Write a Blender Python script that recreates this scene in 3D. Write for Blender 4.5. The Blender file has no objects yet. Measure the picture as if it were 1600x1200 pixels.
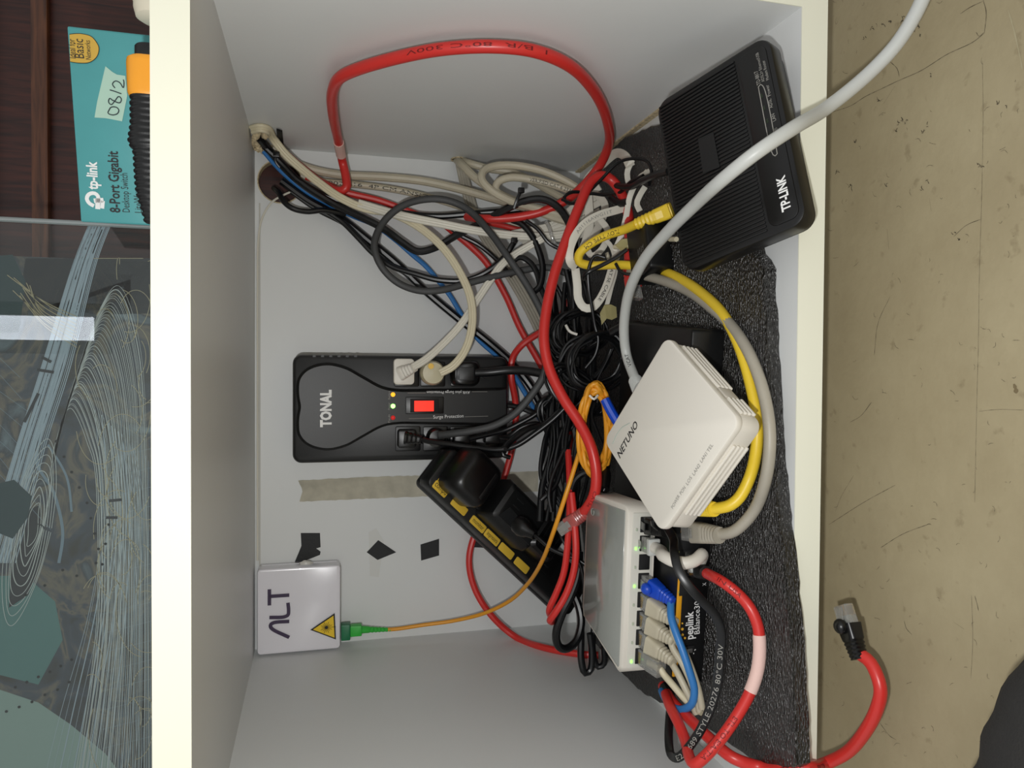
import bpy, bmesh, math, random
from mathutils import Vector as V, Matrix
random.seed(7)
scene = bpy.context.scene
COL = scene.collection

# ---------------------------------------------------------------- camera
CAMP = V((0.306046, -0.422386, 0.303651))
ROWS = [V((0.0066, -0.2544, -0.9671)), V((0.9998, 0.0214, 0.0012)), V((0.0203, -0.9669, 0.2545))]
for r in ROWS: r.normalize()
FPX = 1158.77
cam = bpy.data.cameras.new('camera'); camo = bpy.data.objects.new('camera', cam); COL.objects.link(camo)
mw = Matrix.Identity(4)
for i in range(3):
    for j in range(3): mw[j][i] = ROWS[i][j]
    mw[i][3] = CAMP[i]
camo.matrix_world = mw
cam.sensor_fit = 'HORIZONTAL'; cam.sensor_width = 36.0; cam.lens = 36.0 * FPX / 1600.0
cam.clip_start = 0.01; cam.clip_end = 50
scene.camera = camo

# ---------------------------------------------------------------- world, lamps, exposure
world = bpy.data.worlds.new('room_light'); scene.world = world
world.use_nodes = True
bg = world.node_tree.nodes['Background']
bg.inputs[0].default_value = (1.0, 1.0, 0.99, 1); bg.inputs[1].default_value = 0.42
fl = bpy.data.lights.new('phone_flash', 'POINT'); fl.energy = 5.2; fl.color = (1.0, 1.0, 0.985); fl.shadow_soft_size = 0.008
flo = bpy.data.objects.new('phone_flash', fl); COL.objects.link(flo); flo.location = CAMP + V((-0.045, 0.0, 0.032))
scene.view_settings.view_transform = 'Standard'
scene.view_settings.look = 'None'
scene.view_settings.exposure = 0.36
scene.view_settings.gamma = 1.0
scene.view_settings.use_curve_mapping = False

# ---------------------------------------------------------------- picture point -> place in the room
W, H, D = 0.5418, 0.3680, 0.42          # inside of the cabinet
TP = 0.0193                              # board thickness
FOAM = 0.010
FLOORZ = -TP - 0.050
FZC = -TP - 0.024                        # height at which the loose cables hover over the floor
def ray(u, v):
    return ROWS[0] * ((u - 800) / FPX) + ROWS[1] * ((600 - v) / FPX) - ROWS[2]
def P(u, v, Y): d = ray(u, v); return CAMP + d * ((Y - CAMP.y) / d.y)
def PZ(u, v, Z): d = ray(u, v); return CAMP + d * ((Z - CAMP.z) / d.z)
def PX(u, v, X): d = ray(u, v); return CAMP + d * ((X - CAMP.x) / d.x)
def depth(p): return -(ROWS[2].dot(p - CAMP))

# ---------------------------------------------------------------- materials
def lin(c):
    return tuple(((x / 255) / 12.92 if x / 255 <= 0.04045 else ((x / 255 + 0.055) / 1.055) ** 2.4) for x in c)
MATS = {}
def mat(name, rgb, rough=0.5, metal=0.0, var=0.0, vscale=30, bump=0.0, bscale=200, emit=0, trans=0.0, spec=0.5, coat=0.0, alpha=1.0):
    if name in MATS: return MATS[name]
    m = bpy.data.materials.new(name); m.use_nodes = True
    nt = m.node_tree; b = nt.nodes['Principled BSDF']; L = nt.links
    c = lin(rgb)
    b.inputs['Base Color'].default_value = (*c, 1)
    b.inputs['Roughness'].default_value = rough; b.inputs['Metallic'].default_value = metal
    b.inputs['Specular IOR Level'].default_value = spec
    b.inputs['Coat Weight'].default_value = coat
    b.inputs['Transmission Weight'].default_value = trans
    b.inputs['Alpha'].default_value = alpha
    tc = nt.nodes.new('ShaderNodeTexCoord')
    if var:
        n = nt.nodes.new('ShaderNodeTexNoise'); n.inputs['Scale'].default_value = vscale; n.inputs['Detail'].default_value = 6
        L.new(tc.outputs['Object'], n.inputs['Vector'])
        r = nt.nodes.new('ShaderNodeValToRGB')
        r.color_ramp.elements[0].position = 0.3; r.color_ramp.elements[1].position = 0.7
        r.color_ramp.elements[0].color = (*[max(0, x * (1 - var)) for x in c], 1)
        r.color_ramp.elements[1].color = (*[min(1, x * (1 + var)) for x in c], 1)
        L.new(n.outputs['Fac'], r.inputs['Fac']); L.new(r.outputs['Color'], b.inputs['Base Color'])
    if bump:
        n2 = nt.nodes.new('ShaderNodeTexNoise'); n2.inputs['Scale'].default_value = bscale; n2.inputs['Detail'].default_value = 3
        L.new(tc.outputs['Object'], n2.inputs['Vector'])
        bp = nt.nodes.new('ShaderNodeBump'); bp.inputs['Strength'].default_value = bump; bp.inputs['Distance'].default_value = 0.001
        L.new(n2.outputs['Fac'], bp.inputs['Height']); L.new(bp.outputs['Normal'], b.inputs['Normal'])
    if emit:
        b.inputs['Emission Color'].default_value = (*c, 1); b.inputs['Emission Strength'].default_value = emit
    MATS[name] = m
    return m

m_white = mat('white_melamine', (222, 224, 223), 0.42, var=0.03, vscale=4, bump=0.03, bscale=900)
m_edge = mat('white_edge_band', (240, 240, 222), 0.45)
m_chip = mat('raw_chipboard', (196, 180, 146), 0.9, var=0.35, vscale=300, bump=0.6, bscale=500)
m_red = mat('red_jacket', (208, 50, 45), 0.34)
m_beige = mat('beige_jacket', (190, 182, 160), 0.42, var=0.08, vscale=40)
m_cream = mat('cream_cord', (214, 205, 176), 0.45)
m_flatw = mat('white_flat_cord', (222, 218, 204), 0.45)
m_black = mat('black_jacket', (13, 14, 16), 0.33)
m_dgrey = mat('dark_grey_jacket', (40, 41, 41), 0.5)
m_blue = mat('blue_jacket', (52, 122, 190), 0.4)
m_navy = mat('blue_boot', (16, 70, 190), 0.38)
m_orange = mat('orange_fibre', (232, 158, 40), 0.4)
m_yellow = mat('yellow_jacket', (240, 206, 56), 0.4)
m_grey = mat('light_grey_jacket', (192, 194, 190), 0.4)
m_taupe = mat('taupe_jacket', (166, 160, 146), 0.45, var=0.14, vscale=25)
m_green = mat('green_connector', (48, 178, 60), 0.4)
m_dgreen = mat('dark_green_adapter', (20, 110, 70), 0.4)
m_plastw = mat('white_plastic', (226, 221, 210), 0.42, bump=0.03, bscale=1500)
m_plastw2 = mat('white_plastic_vent', (196, 190, 178), 0.55)
m_plastb = mat('black_plastic', (15, 16, 17), 0.42, bump=0.08, bscale=1400)
m_plastb2 = mat('black_plastic_smooth', (11, 11, 12), 0.33)
m_plastd = mat('dark_recess', (6, 6, 7), 0.7)  # near-black for the painted shade in ports, slots and holes, and for feet
m_plastg = mat('charcoal_plastic', (30, 31, 32), 0.45)
m_ink = mat('black_ink', (24, 24, 26), 0.6)
m_inkw = mat('white_ink', (238, 238, 236), 0.5)
m_inkg = mat('grey_ink', (150, 148, 142), 0.6)
m_inkdr = mat('dark_red_ink', (110, 14, 14), 0.6)
m_clear = mat('clear_plastic', (226, 226, 222), 0.12, trans=0.75, spec=0.6)
m_clearr = mat('clear_pink_plastic', (232, 130, 124), 0.2, trans=0.6)
m_gold = mat('gold_contact', (206, 172, 92), 0.3, metal=0.9)
m_steel = mat('steel', (170, 170, 168), 0.3, metal=0.9)
m_tape = mat('aged_paper_tape', (188, 183, 166), 0.85, var=0.16, vscale=60, bump=0.3, bscale=300)
m_label = mat('pale_pink_tape', (232, 196, 186), 0.7, bump=0.2, bscale=400)
m_olive = mat('olive_sticky_tape', (176, 166, 116), 0.4, var=0.1)
m_btape = mat('black_tape', (22, 24, 26), 0.6, var=0.2, vscale=120, bump=0.2, bscale=600)

# ---------------------------------------------------------------- mesh helpers
def tag(o, label, cat, group=None, kind=None):
    if label: o['label'] = label
    if cat: o['category'] = cat
    if group: o['group'] = group
    if kind: o['kind'] = kind
    return o
def mk(name, verts, faces, m, parent=None, smooth=True, flat_angle=35):
    me = bpy.data.meshes.new(name)
    me.from_pydata([tuple(v) for v in verts], [], faces)
    me.update()
    bm = bmesh.new(); bm.from_mesh(me); bmesh.ops.recalc_face_normals(bm, faces=bm.faces)
    if smooth:
        for f in bm.faces: f.smooth = True
        lim = math.radians(flat_angle)
        for e in bm.edges:
            if len(e.link_faces) == 2 and e.calc_face_angle(0) > lim: e.smooth = False
    bm.to_mesh(me); bm.free()
    me.materials.append(m)
    o = bpy.data.objects.new(name, me); COL.objects.link(o)
    if parent: o.parent = parent
    return o
def empty(name, loc, label, cat, group=None, rot=None):
    o = bpy.data.objects.new(name, None); COL.objects.link(o)
    o.empty_display_size = 0.01
    if rot is not None:
        mm = rot.to_4x4(); mm.translation = V(loc); o.matrix_world = mm
    else: o.location = V(loc)
    return tag(o, label, cat, group)
class G:
    """geometry collector"""
    def __init__(s): s.v = []; s.f = []
    def add(s, vs, fs):
        k = len(s.v); s.v += [V(x) for x in vs]; s.f += [[i + k for i in f] for f in fs]
        return s
    def build(s, name, m, parent=None, mtx=None, smooth=True, ang=35, off=None):
        vs = s.v
        if mtx is not None: vs = [mtx @ x for x in vs]
        if off is not None: vs = [x - off for x in vs]
        return mk(name, vs, s.f, m, parent, smooth, ang)
def rr(w, h, r, n=5):
    """rounded rectangle outline"""
    r = max(min(r, w / 2 - 1e-6, h / 2 - 1e-6), 1e-6); out = []
    for cx, cy, a0 in ((w/2-r, h/2-r, 0), (-w/2+r, h/2-r, 90), (-w/2+r, -h/2+r, 180), (w/2-r, -h/2+r, 270)):
        for k in range(n + 1):
            a = math.radians(a0 + 90 * k / n); out.append((cx + r * math.cos(a), cy + r * math.sin(a)))
    return out
def rings(gs, rs, cap0=True, cap1=True):
    """connect rings of equal length"""
    n = len(rs[0]); vs = [p for r in rs for p in r]; fs = []
    for i in range(len(rs) - 1):
        for j in range(n):
            a = i * n + j; b = i * n + (j + 1) % n
            fs.append([a, b, b + n, a + n])
    if cap0: fs.append(list(range(n))[::-1])
    if cap1: fs.append([(len(rs) - 1) * n + j for j in range(n)])
    gs.add(vs, fs); return gs
def slab(w, h, d, r=0.002, bev=0.001, c=(0, 0, 0), n=5, g=None):
    """rounded slab: w along x, h along y, d along z"""
    g = g or G(); bev = min(bev, d * 0.49)
    prof = ((-d/2, bev), (-d/2 + bev * 0.3, bev * 0.3), (-d/2 + bev, 0), (d/2 - bev, 0), (d/2 - bev * 0.3, bev * 0.3), (d/2, bev))
    R = []
    for z, i in prof:
        R.append([(x + c[0], y + c[1], z + c[2]) for x, y in rr(w - 2*i, h - 2*i, max(r - i, 2e-4), n)])
    return rings(g, R)
def box(w, h, d, c=(0, 0, 0), g=None):
    g = g or G(); x, y, z = w/2, h/2, d/2
    vs = [(c[0]+a*x, c[1]+b*y, c[2]+e*z) for a in (-1, 1) for b in (-1, 1) for e in (-1, 1)]
    return g.add(vs, [[0,1,3,2],[4,6,7,5],[0,4,5,1],[2,3,7,6],[0,2,6,4],[1,5,7,3]])
def prism(pts, z0, z1, g=None, bev=0.0):
    """polygon (list of xy) extruded along z"""
    g = g or G(); n = len(pts)
    cx = sum(p[0] for p in pts) / n; cy = sum(p[1] for p in pts) / n
    def inset(k):
        if k == 0: return pts
        out = []
        ar = sum(pts[i][0]*pts[(i+1)%n][1]-pts[(i+1)%n][0]*pts[i][1] for i in range(n)); sg = 1 if ar > 0 else -1
        for i in range(n):
            a = V(pts[i-1]); b = V(pts[i]); c = V(pts[(i+1) % n])
            e1 = (b-a).normalized(); e2 = (c-b).normalized()
            nn = V((-(e1.y+e2.y), e1.x+e2.x)) * sg
            nn = nn.normalized() if nn.length > 1e-6 else V((0, 0))
            q = b + nn * k; out.append((q.x, q.y))
        return out
    R = [[(x, y, z0) for x, y in pts]]
    if bev:
        R.append([(x, y, z1 - bev) for x, y in pts]); R.append([(x, y, z1) for x, y in inset(bev)])
    else: R.append([(x, y, z1) for x, y in pts])
    return rings(g, R)
def lathe(prof, n=20, g=None, mtx=None):
    """prof list of (x, r); axis x"""
    g = g or G(); R = []
    for x, r in prof:
        ring = [V((x, r * math.cos(2*math.pi*k/n), r * math.sin(2*math.pi*k/n))) for k in range(n)]
        R.append([mtx @ p for p in ring] if mtx is not None else ring)
    return rings(g, R)
def frame(xa, za):
    """3x3 with x axis xa and z axis close to za"""
    x = V(xa).normalized(); z = V(za); z = (z - x * z.dot(x)).normalized(); y = z.cross(x)
    return Matrix(((x.x, y.x, z.x), (x.y, y.y, z.y), (x.z, y.z, z.z)))
def mat4(R, loc):
    m = R.to_4x4(); m.translation = V(loc); return m

# ---------------------------------------------------------------- lettering
def text_mesh(s, bold=0.0, shear=0.0):
    cu = bpy.data.curves.new('t', 'FONT'); cu.body = s; cu.resolution_u = 2; cu.offset = bold; cu.shear = shear
    o = bpy.data.objects.new('t', cu); COL.objects.link(o)
    dg = bpy.context.evaluated_depsgraph_get(); dg.update()
    me = bpy.data.meshes.new_from_object(o.evaluated_get(dg))
    vs = [v.co.copy() for v in me.vertices]; fs = [list(p.vertices) for p in me.polygons]
    bpy.data.objects.remove(o); bpy.data.curves.remove(cu); bpy.data.meshes.remove(me)
    return vs, fs
def text(parent, s, a, b, height, nrm, m, bold=0.0, shear=0.0, name='lettering', cap=None):
    """lettering whose baseline runs a->b (parent space), raised on normal nrm"""
    a = V(a); b = V(b); vs, fs = text_mesh(s, bold, shear)
    x0 = min(v.x for v in vs); x1 = max(v.x for v in vs); y1 = cap or max(v.y for v in vs)
    ex = (b - a); wdt = ex.length; ex.normalize(); n = V(nrm).normalized(); ey = n.cross(ex).normalized()
    out = [a + ex * ((v.x - x0) / (x1 - x0) * wdt) + ey * (v.y / y1 * height) + n * 0.00025 for v in vs]
    me = bpy.data.meshes.new(name); me.from_pydata([tuple(v) for v in out], [], fs); me.materials.append(m)
    o = bpy.data.objects.new(name, me); COL.objects.link(o); o.parent = parent
    return o

# ---------------------------------------------------------------- cables
def smooth_path(pts, step=0.0035):
    """centripetal catmull-rom, resampled evenly"""
    pts = [V(p) for p in pts]
    ext = [pts[0]*2 - pts[1]] + pts + [pts[-1]*2 - pts[-2]]
    dense = []
    for i in range(1, len(ext) - 2):
        p0, p1, p2, p3 = ext[i-1:i+3]
        t0 = 0; t1 = t0 + max((p1-p0).length, 1e-5)**0.5; t2 = t1 + max((p2-p1).length, 1e-5)**0.5; t3 = t2 + max((p3-p2).length, 1e-5)**0.5
        k = max(4, int((p2-p1).length / 0.002))
        for j in range(k):
            t = t1 + (t2-t1)*j/k
            A1 = p0*((t1-t)/(t1-t0)) + p1*((t-t0)/(t1-t0)); A2 = p1*((t2-t)/(t2-t1)) + p2*((t-t1)/(t2-t1)); A3 = p2*((t3-t)/(t3-t2)) + p3*((t-t2)/(t3-t2))
            B1 = A1*((t2-t)/(t2-t0)) + A2*((t-t0)/(t2-t0)); B2 = A2*((t3-t)/(t3-t1)) + A3*((t-t1)/(t3-t1))
            dense.append(B1*((t2-t)/(t2-t1)) + B2*((t-t1)/(t2-t1)))
    dense.append(pts[-1])
    L = [0]
    for i in range(1, len(dense)): L.append(L[-1] + (dense[i]-dense[i-1]).length)
    n = max(6, int(L[-1] / step)); out = []; k = 0
    for i in range(n + 1):
        s = L[-1]*i/n
        while k < len(L)-2 and L[k+1] < s: k += 1
        f = (s-L[k]) / max(L[k+1]-L[k], 1e-9); out.append(dense[k].lerp(dense[k+1], f))
    return out
def tangents(path):
    n = len(path)
    return [(path[min(i+1, n-1)] - path[max(i-1, 0)]).normalized() for i in range(n)]
def sweep(path, sec, facing=False, g=None, twist=None):
    """sweep a closed section (list of (a,b)) along path. facing: b axis points to the room's front"""
    g = g or G(); T = tangents(path); R = []; nprev = None
    for i, (c, t) in enumerate(zip(path, T)):
        if facing:
            n = (CAMP - c).normalized(); n = n - t*n.dot(t)
            n = n.normalized() if n.length > 0.05 else (nprev or t.orthogonal().normalized())
            if nprev is not None: n = (n*0.5 + nprev*0.5); n = (n - t*n.dot(t)).normalized()
        else:
            n = t.orthogonal().normalized() if nprev is None else (nprev - t*nprev.dot(t)).normalized()
        nprev = n; nn = n
        if twist:
            a = twist(i / max(1, len(path)-1)); nn = Matrix.Rotation(a, 3, t) @ n
        b = t.cross(nn)
        R.append([c + b*x + nn*y for x, y in sec])
    return rings(g, R)
def circ(r, n=10): return [(r*math.cos(2*math.pi*k/n), r*math.sin(2*math.pi*k/n)) for k in range(n)]
def flat(w, h, n=2): return rr(w, h, min(w, h)*0.4, n)
def twin_sec(r):
    c, k = r*.55, r*.46; sec = []
    for a in range(-150, 151, 30): sec.append((c + k*math.cos(math.radians(a)), k*math.sin(math.radians(a))))
    for a in range(30, 331, 30): sec.append((-c + k*math.cos(math.radians(a)), k*math.sin(math.radians(a))))
    return sec
def resolve(pts, r=0.003):
    out = []
    for q in pts:
        if len(q) == 4:
            u, v, k, ax = q
            p = PX(u, v, k) if ax == 'X' else PZ(u, v, k) if ax == 'Z' else P(u, v, k)
        elif isinstance(q, V): p = q.copy()
        else:
            u, v, Y = q; p = P(u, v, Y)
            if p.y > D - r: p = P(u, v, D - r)
            if p.x > W - r and p.y > 0: p = PX(u, v, W - r)
            if p.x < r and p.y > 0: p = PX(u, v, r)
            if p.y > -0.02 and p.z < FOAM + r: p = PZ(u, v, FOAM + r)
        out.append(p)
    return out
def cable_path(pts, w):
    ps = resolve(pts, 0.004); dm = sum(depth(p) for p in ps) / len(ps)
    r = w / 2 * dm / FPX
    ps = resolve(pts, r)
    return smooth_path(ps), r
def print_on(parent, path, r, s, f0, f1, height, m, off, flip=False, lift=0.0002, aim=0.0, flatn=False):
    """printing that runs along a jacket between path fractions f0..f1"""
    vs, fs = text_mesh(s); x0 = min(v.x for v in vs); x1 = max(v.x for v in vs); y1 = max(v.y for v in vs)
    N = len(path) - 1; T = tangents(path); out = []
    for v in vs:
        f = (v.x-x0)/(x1-x0); y = (v.y/y1 - 0.5)*height
        if flip: y = -y
        q = (f0 + (f1-f0)*f)*N; i = min(int(q), N-1); k = q - i
        c = path[i].lerp(path[i+1], k); t = T[i].lerp(T[i+1], k).normalized()
        if f1 < f0: t = -t
        n = (CAMP - c).normalized(); n = (n - t*n.dot(t)).normalized(); b = n.cross(t)
        if flip: b = b
        if flatn: out.append(c + n*(r + lift) + b*y - off)
        else:
            a = y / r + aim; out.append(c + (n*math.cos(a) + b*math.sin(a))*(r + lift) - off)
    me = bpy.data.meshes.new('printing'); me.from_pydata([tuple(v) for v in out], [], fs); me.materials.append(m)
    o = bpy.data.objects.new('printing', me); COL.objects.link(o); o.parent = parent
    return o
def simple_cable(name, label, pts, w, m, cat='cable', group=None, kind='round', ratio=0.4, twist=None):
    path, r = cable_path(pts, w); c = path[0].copy(); g = G()
    if kind == 'round': sweep(path, circ(r), g=g)
    elif kind == 'flat': sweep(path, flat(2*r, 2*r*ratio), facing=True, g=g, twist=twist)
    elif kind == 'twin':
        sweep(path, twin_sec(r), facing=True, g=g, twist=twist)
    o = g.build(name, m, off=c); o.location = c
    tag(o, label, cat, group); o['_'] = 0; del o['_']
    return o, path, r
def rooted_cable(name, label, pts, w, m, cat='cable', group=None, kind='round', ratio=0.4, twist=None, part='jacket'):
    """a cable with parts: Empty root, jacket as child"""
    path, r = cable_path(pts, w); c = path[0].copy()
    root = empty(name, c, label, cat, group); g = G()
    if kind == 'round': sweep(path, circ(r, 12), g=g)
    elif kind == 'flat': sweep(path, flat(2*r, 2*r*ratio), facing=True, g=g, twist=twist)
    elif kind == 'twin':
        sweep(path, twin_sec(r), facing=True, g=g, twist=twist)
    g.build(part, m, root, off=c)
    return root, path, r, c
def sleeve(parent, path, r, f0, f1, m, off, name='label_tape'):
    N = len(path)-1; seg = path[int(f0*N):int(f1*N)+1]
    g = G(); sweep(seg, circ(r*1.12, 12), g=g); return g.build(name, m, parent, off=off)
def rj45(parent, tip, back, up, m_boot, off, cl=None, boot=True, scale=1.0, contacts=True, bulge=False, rcab=0.003, length=0.022, bootlen=0.024, boot_from=.0115):
    """modular plug: tip point, direction towards the cable (back), latch side up; all world space, off = parent's origin"""
    if boot: length = max(.0135, boot_from + .003)
    cl = cl or m_clear; R = frame(V(back), V(up)); M = mat4(R, V(tip) - V(off)) @ Matrix.Scale(scale, 4)
    # clear body from x=0 (tip) to x=length
    g = G(); secs = []
    for x, w, h in ((0, .0115, .0060), (.001, .0117, .0066), (.012, .0117, .0068), (.0125, .0117, .0082), (length, .0117, .0082)):
        secs.append([(x, y, z) for y, z in rr(w, h, .0006, 2)])
    rings(g, secs); plug = g.build('plug', cl, parent, mtx=M)
    if contacts:
        g = G()
        for k in range(8): box(.006, .0004, .0012, (.0035, (k-3.5)*.00102, -.0029), g)
        c = g.build('contacts', m_gold, plug, smooth=False); c.data.transform(M)
        g = G(); box(.012, .0078, .0016, (.0125, 0, .0004), g); c = g.build('wires', m_gold if cl is not m_clear else mat('wire_colours', (150, 150, 140), .6), plug, smooth=False); c.data.transform(M)
    g = G(); a = [(0.001, .0036), (.013, .0068), (.016, .0072), (.016, .0064), (.013, .0060), (.001, .0030)]
    vs = [(x, s*.003, z) for s in (-1, 1) for x, z in a]; n = len(a)
    g.add(vs, [list(range(n))[::-1], [n+i for i in range(n)]] + [[i, (i+1) % n, n+(i+1) % n, n+i] for i in range(n)])
    l = g.build('latch', cl, plug, smooth=False); l.data.transform(M)
    if boot:
        secs = []; L0 = boot_from; nb = 9
        for i in range(nb*2+1):
            f = i/(nb*2); x = L0 + bootlen*f
            ww = .0134*(1-f)**.8 + (rcab*2*1.25)*(1-(1-f)**.8); hh = .0105*(1-f) + (rcab*2*1.25)*f
            if f > .42 and i % 2: ww *= .88; hh *= .88
            secs.append([(x, y, z) for y, z in rr(ww, hh, min(ww, hh)*(.18+.3*f), 4)])
        g = G(); rings(g, secs); bo = g.build('boot', m_boot, parent, mtx=M, ang=30)
        if bulge:
            g = G(); R2 = []
            for i in range(9):
                a = math.pi*i/8; R2.append([(.0125 - .0048*math.cos(a), .0046*math.sin(a)*math.cos(b)+0, .0062 + .0042*math.sin(a)*math.sin(b)) for b in [2*math.pi*k/12 for k in range(12)]])
            rings(g, R2); bb = g.build('latch_cover', m_boot, bo); bb.data.transform(M)
    return plug
# ================================================================ the setting
# floor
def floor_material():
    m = bpy.data.materials.new('worn_beige_floor'); m.use_nodes = True; nt = m.node_tree; L = nt.links
    b = nt.nodes['Principled BSDF']; b.inputs['Roughness'].default_value = 0.55
    tc = nt.nodes.new('ShaderNodeTexCoord')
    n1 = nt.nodes.new('ShaderNodeTexNoise'); n1.inputs['Scale'].default_value = 7; n1.inputs['Detail'].default_value = 8; n1.inputs['Roughness'].default_value = 0.65
    r1 = nt.nodes.new('ShaderNodeValToRGB'); e = r1.color_ramp.elements
    e[0].position = 0.3; e[0].color = (*lin((155, 142, 112)), 1); e[1].position = 0.75; e[1].color = (*lin((178, 166, 135)), 1)
    L.new(tc.outputs['Object'], n1.inputs['Vector']); L.new(n1.outputs['Fac'], r1.inputs['Fac'])
    n2 = nt.nodes.new('ShaderNodeTexNoise'); n2.inputs['Scale'].default_value = 90; n2.inputs['Detail'].default_value = 4
    r2 = nt.nodes.new('ShaderNodeValToRGB'); r2.color_ramp.elements[0].position = 0.27; r2.color_ramp.elements[0].color = (.75, .73, .70, 1)
    r2.color_ramp.elements[1].position = 0.36; r2.color_ramp.elements[1].color = (1, 1, 1, 1)
    L.new(tc.outputs['Object'], n2.inputs['Vector']); L.new(n2.outputs['Fac'], r2.inputs['Fac'])
    mx = nt.nodes.new('ShaderNodeMix'); mx.data_type = 'RGBA'; mx.blend_type = 'MULTIPLY'; mx.inputs[0].default_value = 0.8
    L.new(r1.outputs['Color'], mx.inputs[6]); L.new(r2.outputs['Color'], mx.inputs[7]); L.new(mx.outputs[2], b.inputs['Base Color'])
    bp = nt.nodes.new('ShaderNodeBump'); bp.inputs['Strength'].default_value = 0.25; bp.inputs['Distance'].default_value = 0.001
    n3 = nt.nodes.new('ShaderNodeTexNoise'); n3.inputs['Scale'].default_value = 160
    L.new(tc.outputs['Object'], n3.inputs['Vector']); L.new(n3.outputs['Fac'], bp.inputs['Height']); L.new(bp.outputs['Normal'], b.inputs['Normal'])
    return m
g = box(5.0, 4.6, 0.04, (0.3, -1.8, FLOORZ - 0.02)); fo = g.build('floor', floor_material(), smooth=False)
tag(fo, 'worn beige floor with scratches and a long crack', 'floor', kind='structure')
m_crack = mat('crack_dirt', (58, 50, 38), 0.9); m_scuff = mat('pale_scuff', (172, 162, 132), 0.7)
def floor_marks(name, lines, w, m):
    g = G()
    for ln in lines:
        path = smooth_path([PZ(u, v, FLOORZ + 0.0002) for u, v in ln], 0.002) if len(ln) > 2 else [PZ(u, v, FLOORZ + .0002) for u, v in ln]
        T = tangents(path); vs = []; n = len(path)
        for i, (c, t) in enumerate(zip(path, T)):
            s = V((-t.y, t.x, 0)).normalized() * w * (0.35 + 0.65*random.random()) * (0.3 if i in (0, n-1) else 1)
            vs += [c + s, c - s]
        g.add(vs, [[2*i, 2*i+1, 2*i+3, 2*i+2] for i in range(n-1)])
    o = g.build(name, m, fo, smooth=False); o['kind'] = 'stuff'; return o
floor_marks('crack', [[(1298,176),(1330,165),(1352,151),(1375,140),(1402,127),(1440,110),(1480,85),(1520,66),(1538,52)],
    [(1538,52),(1541,20),(1536,0)], [(1538,50),(1530,57),(1525,50)], [(1390,96),(1402,108),(1405,120)], [(1500,22),(1515,12),(1536,2)]], .0002, m_crack)
floor_marks('crack', [[(1490,370),(1510,352),(1532,343)], [(1380,163),(1398,135)], [(1452,310),(1455,330)], [(1386,358),(1389,390)]], .00018, m_crack)
sc = []
for k in range(150):
    u = random.uniform(1300, 1595); v = random.uniform(0, 1190)
    a = random.uniform(0, 6.28); l = random.uniform(3, 12)
    sc.append([(u, v), (u + l*.5*math.cos(a), v + l*.5*math.sin(a) + random.uniform(-2, 2)), (u + l*math.cos(a+.4), v + l*math.sin(a+.4))])
floor_marks('scratch', sc, .00012, m_crack)
ch = []
for (u, v) in ((1362,45),(1380,40),(1390,32),(1436,40),(1420,52),(1440,56),(1409,35),(1426,49),(1350,58),(1452,118),(1373,155),(1338,221),(1305,268),(1308,270),(1450,195),(1443,205),(1404,192),(1410,186),(1415,190),(1402,205),(1530,257),(1534,262),(1560,160),(1571,165),(1448,285),(1441,295),(1385,290),(1328,292),(1332,296),(1490,365),(1500,372),(1410,28),(1447,5)):
    for q in range(2):
        a = random.uniform(0, 6.28); ch.append([(u+random.uniform(-3,3), v+random.uniform(-4,4)), (u + 2*math.cos(a), v + 3*math.sin(a)), (u + 4*math.cos(a+.7), v + 5*math.sin(a+.7))])
floor_marks('chip', ch, .00028, m_crack)
floor_marks('scratch', [[(1535,95),(1536,180),(1534,300),(1530,440),(1529,520),(1526,640),(1523,785)], [(1518,930),(1520,1000),(1517,1060)], [(1529,643),(1560,640),(1600,641)], [(1334,743),(1315,775),(1305,800)]], .00010, m_crack)
floor_marks('scratch', [[(1391,463),(1372,505),(1366,555)], [(1362,628),(1345,650),(1328,660)], [(1399,758),(1350,785),(1295,820)], [(1454,818),(1410,835),(1376,856)], [(1362,628),(1358,634),(1352,642)]], .00016, m_crack)
floor_marks('scratch', [[(1575,15),(1585,50),(1598,110)]], .0005, m_scuff)
floor_marks('stain', [[(1584,600),(1587,608),(1588,615)]], .0016, mat('floor_stain', (118, 104, 76), .8))
floor_marks('scratch', [[(1523,931),(1527,945),(1529,955)], [(1413,970),(1416,982),(1425,992)], [(1490,972),(1506,983)], [(1290,1070),(1296,1075)], [(1375,1130),(1390,1150),(1400,1156)]], .0002, m_crack)

# dark wooden wall behind the cabinet
def wood_material(name, c0, c1, sc=(2, 2, 30)):
    m = bpy.data.materials.new(name); m.use_nodes = True; nt = m.node_tree; L = nt.links
    b = nt.nodes['Principled BSDF']; b.inputs['Roughness'].default_value = 0.38
    tc = nt.nodes.new('ShaderNodeTexCoord'); mp = nt.nodes.new('ShaderNodeMapping'); mp.inputs['Scale'].default_value = sc
    n = nt.nodes.new('ShaderNodeTexNoise'); n.inputs['Scale'].default_value = 6; n.inputs['Detail'].default_value = 8; n.inputs['Distortion'].default_value = 0.6
    r = nt.nodes.new('ShaderNodeValToRGB'); e = r.color_ramp.elements
    e[0].position = .3; e[0].color = (*lin(c0), 1); e[1].position = .7; e[1].color = (*lin(c1), 1)
    L.new(tc.outputs['Object'], mp.inputs['Vector']); L.new(mp.outputs['Vector'], n.inputs['Vector']); L.new(n.outputs['Fac'], r.inputs['Fac']); L.new(r.outputs['Color'], b.inputs['Base Color'])
    return m
m_wood = wood_material('dark_red_wood', (34, 12, 10), (74, 32, 22), (40, 2, 3))
m_wood2 = wood_material('brown_wood', (58, 30, 18), (104, 62, 38), (3, 2, 40))
wb = box(3.0, 0.03, 2.4, (0.3, 0.448, 1.1)).build('wall_back', m_wood, smooth=False)
tag(wb, 'dark red-brown wooden wall behind the cabinet', 'wall', kind='structure')
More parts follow.
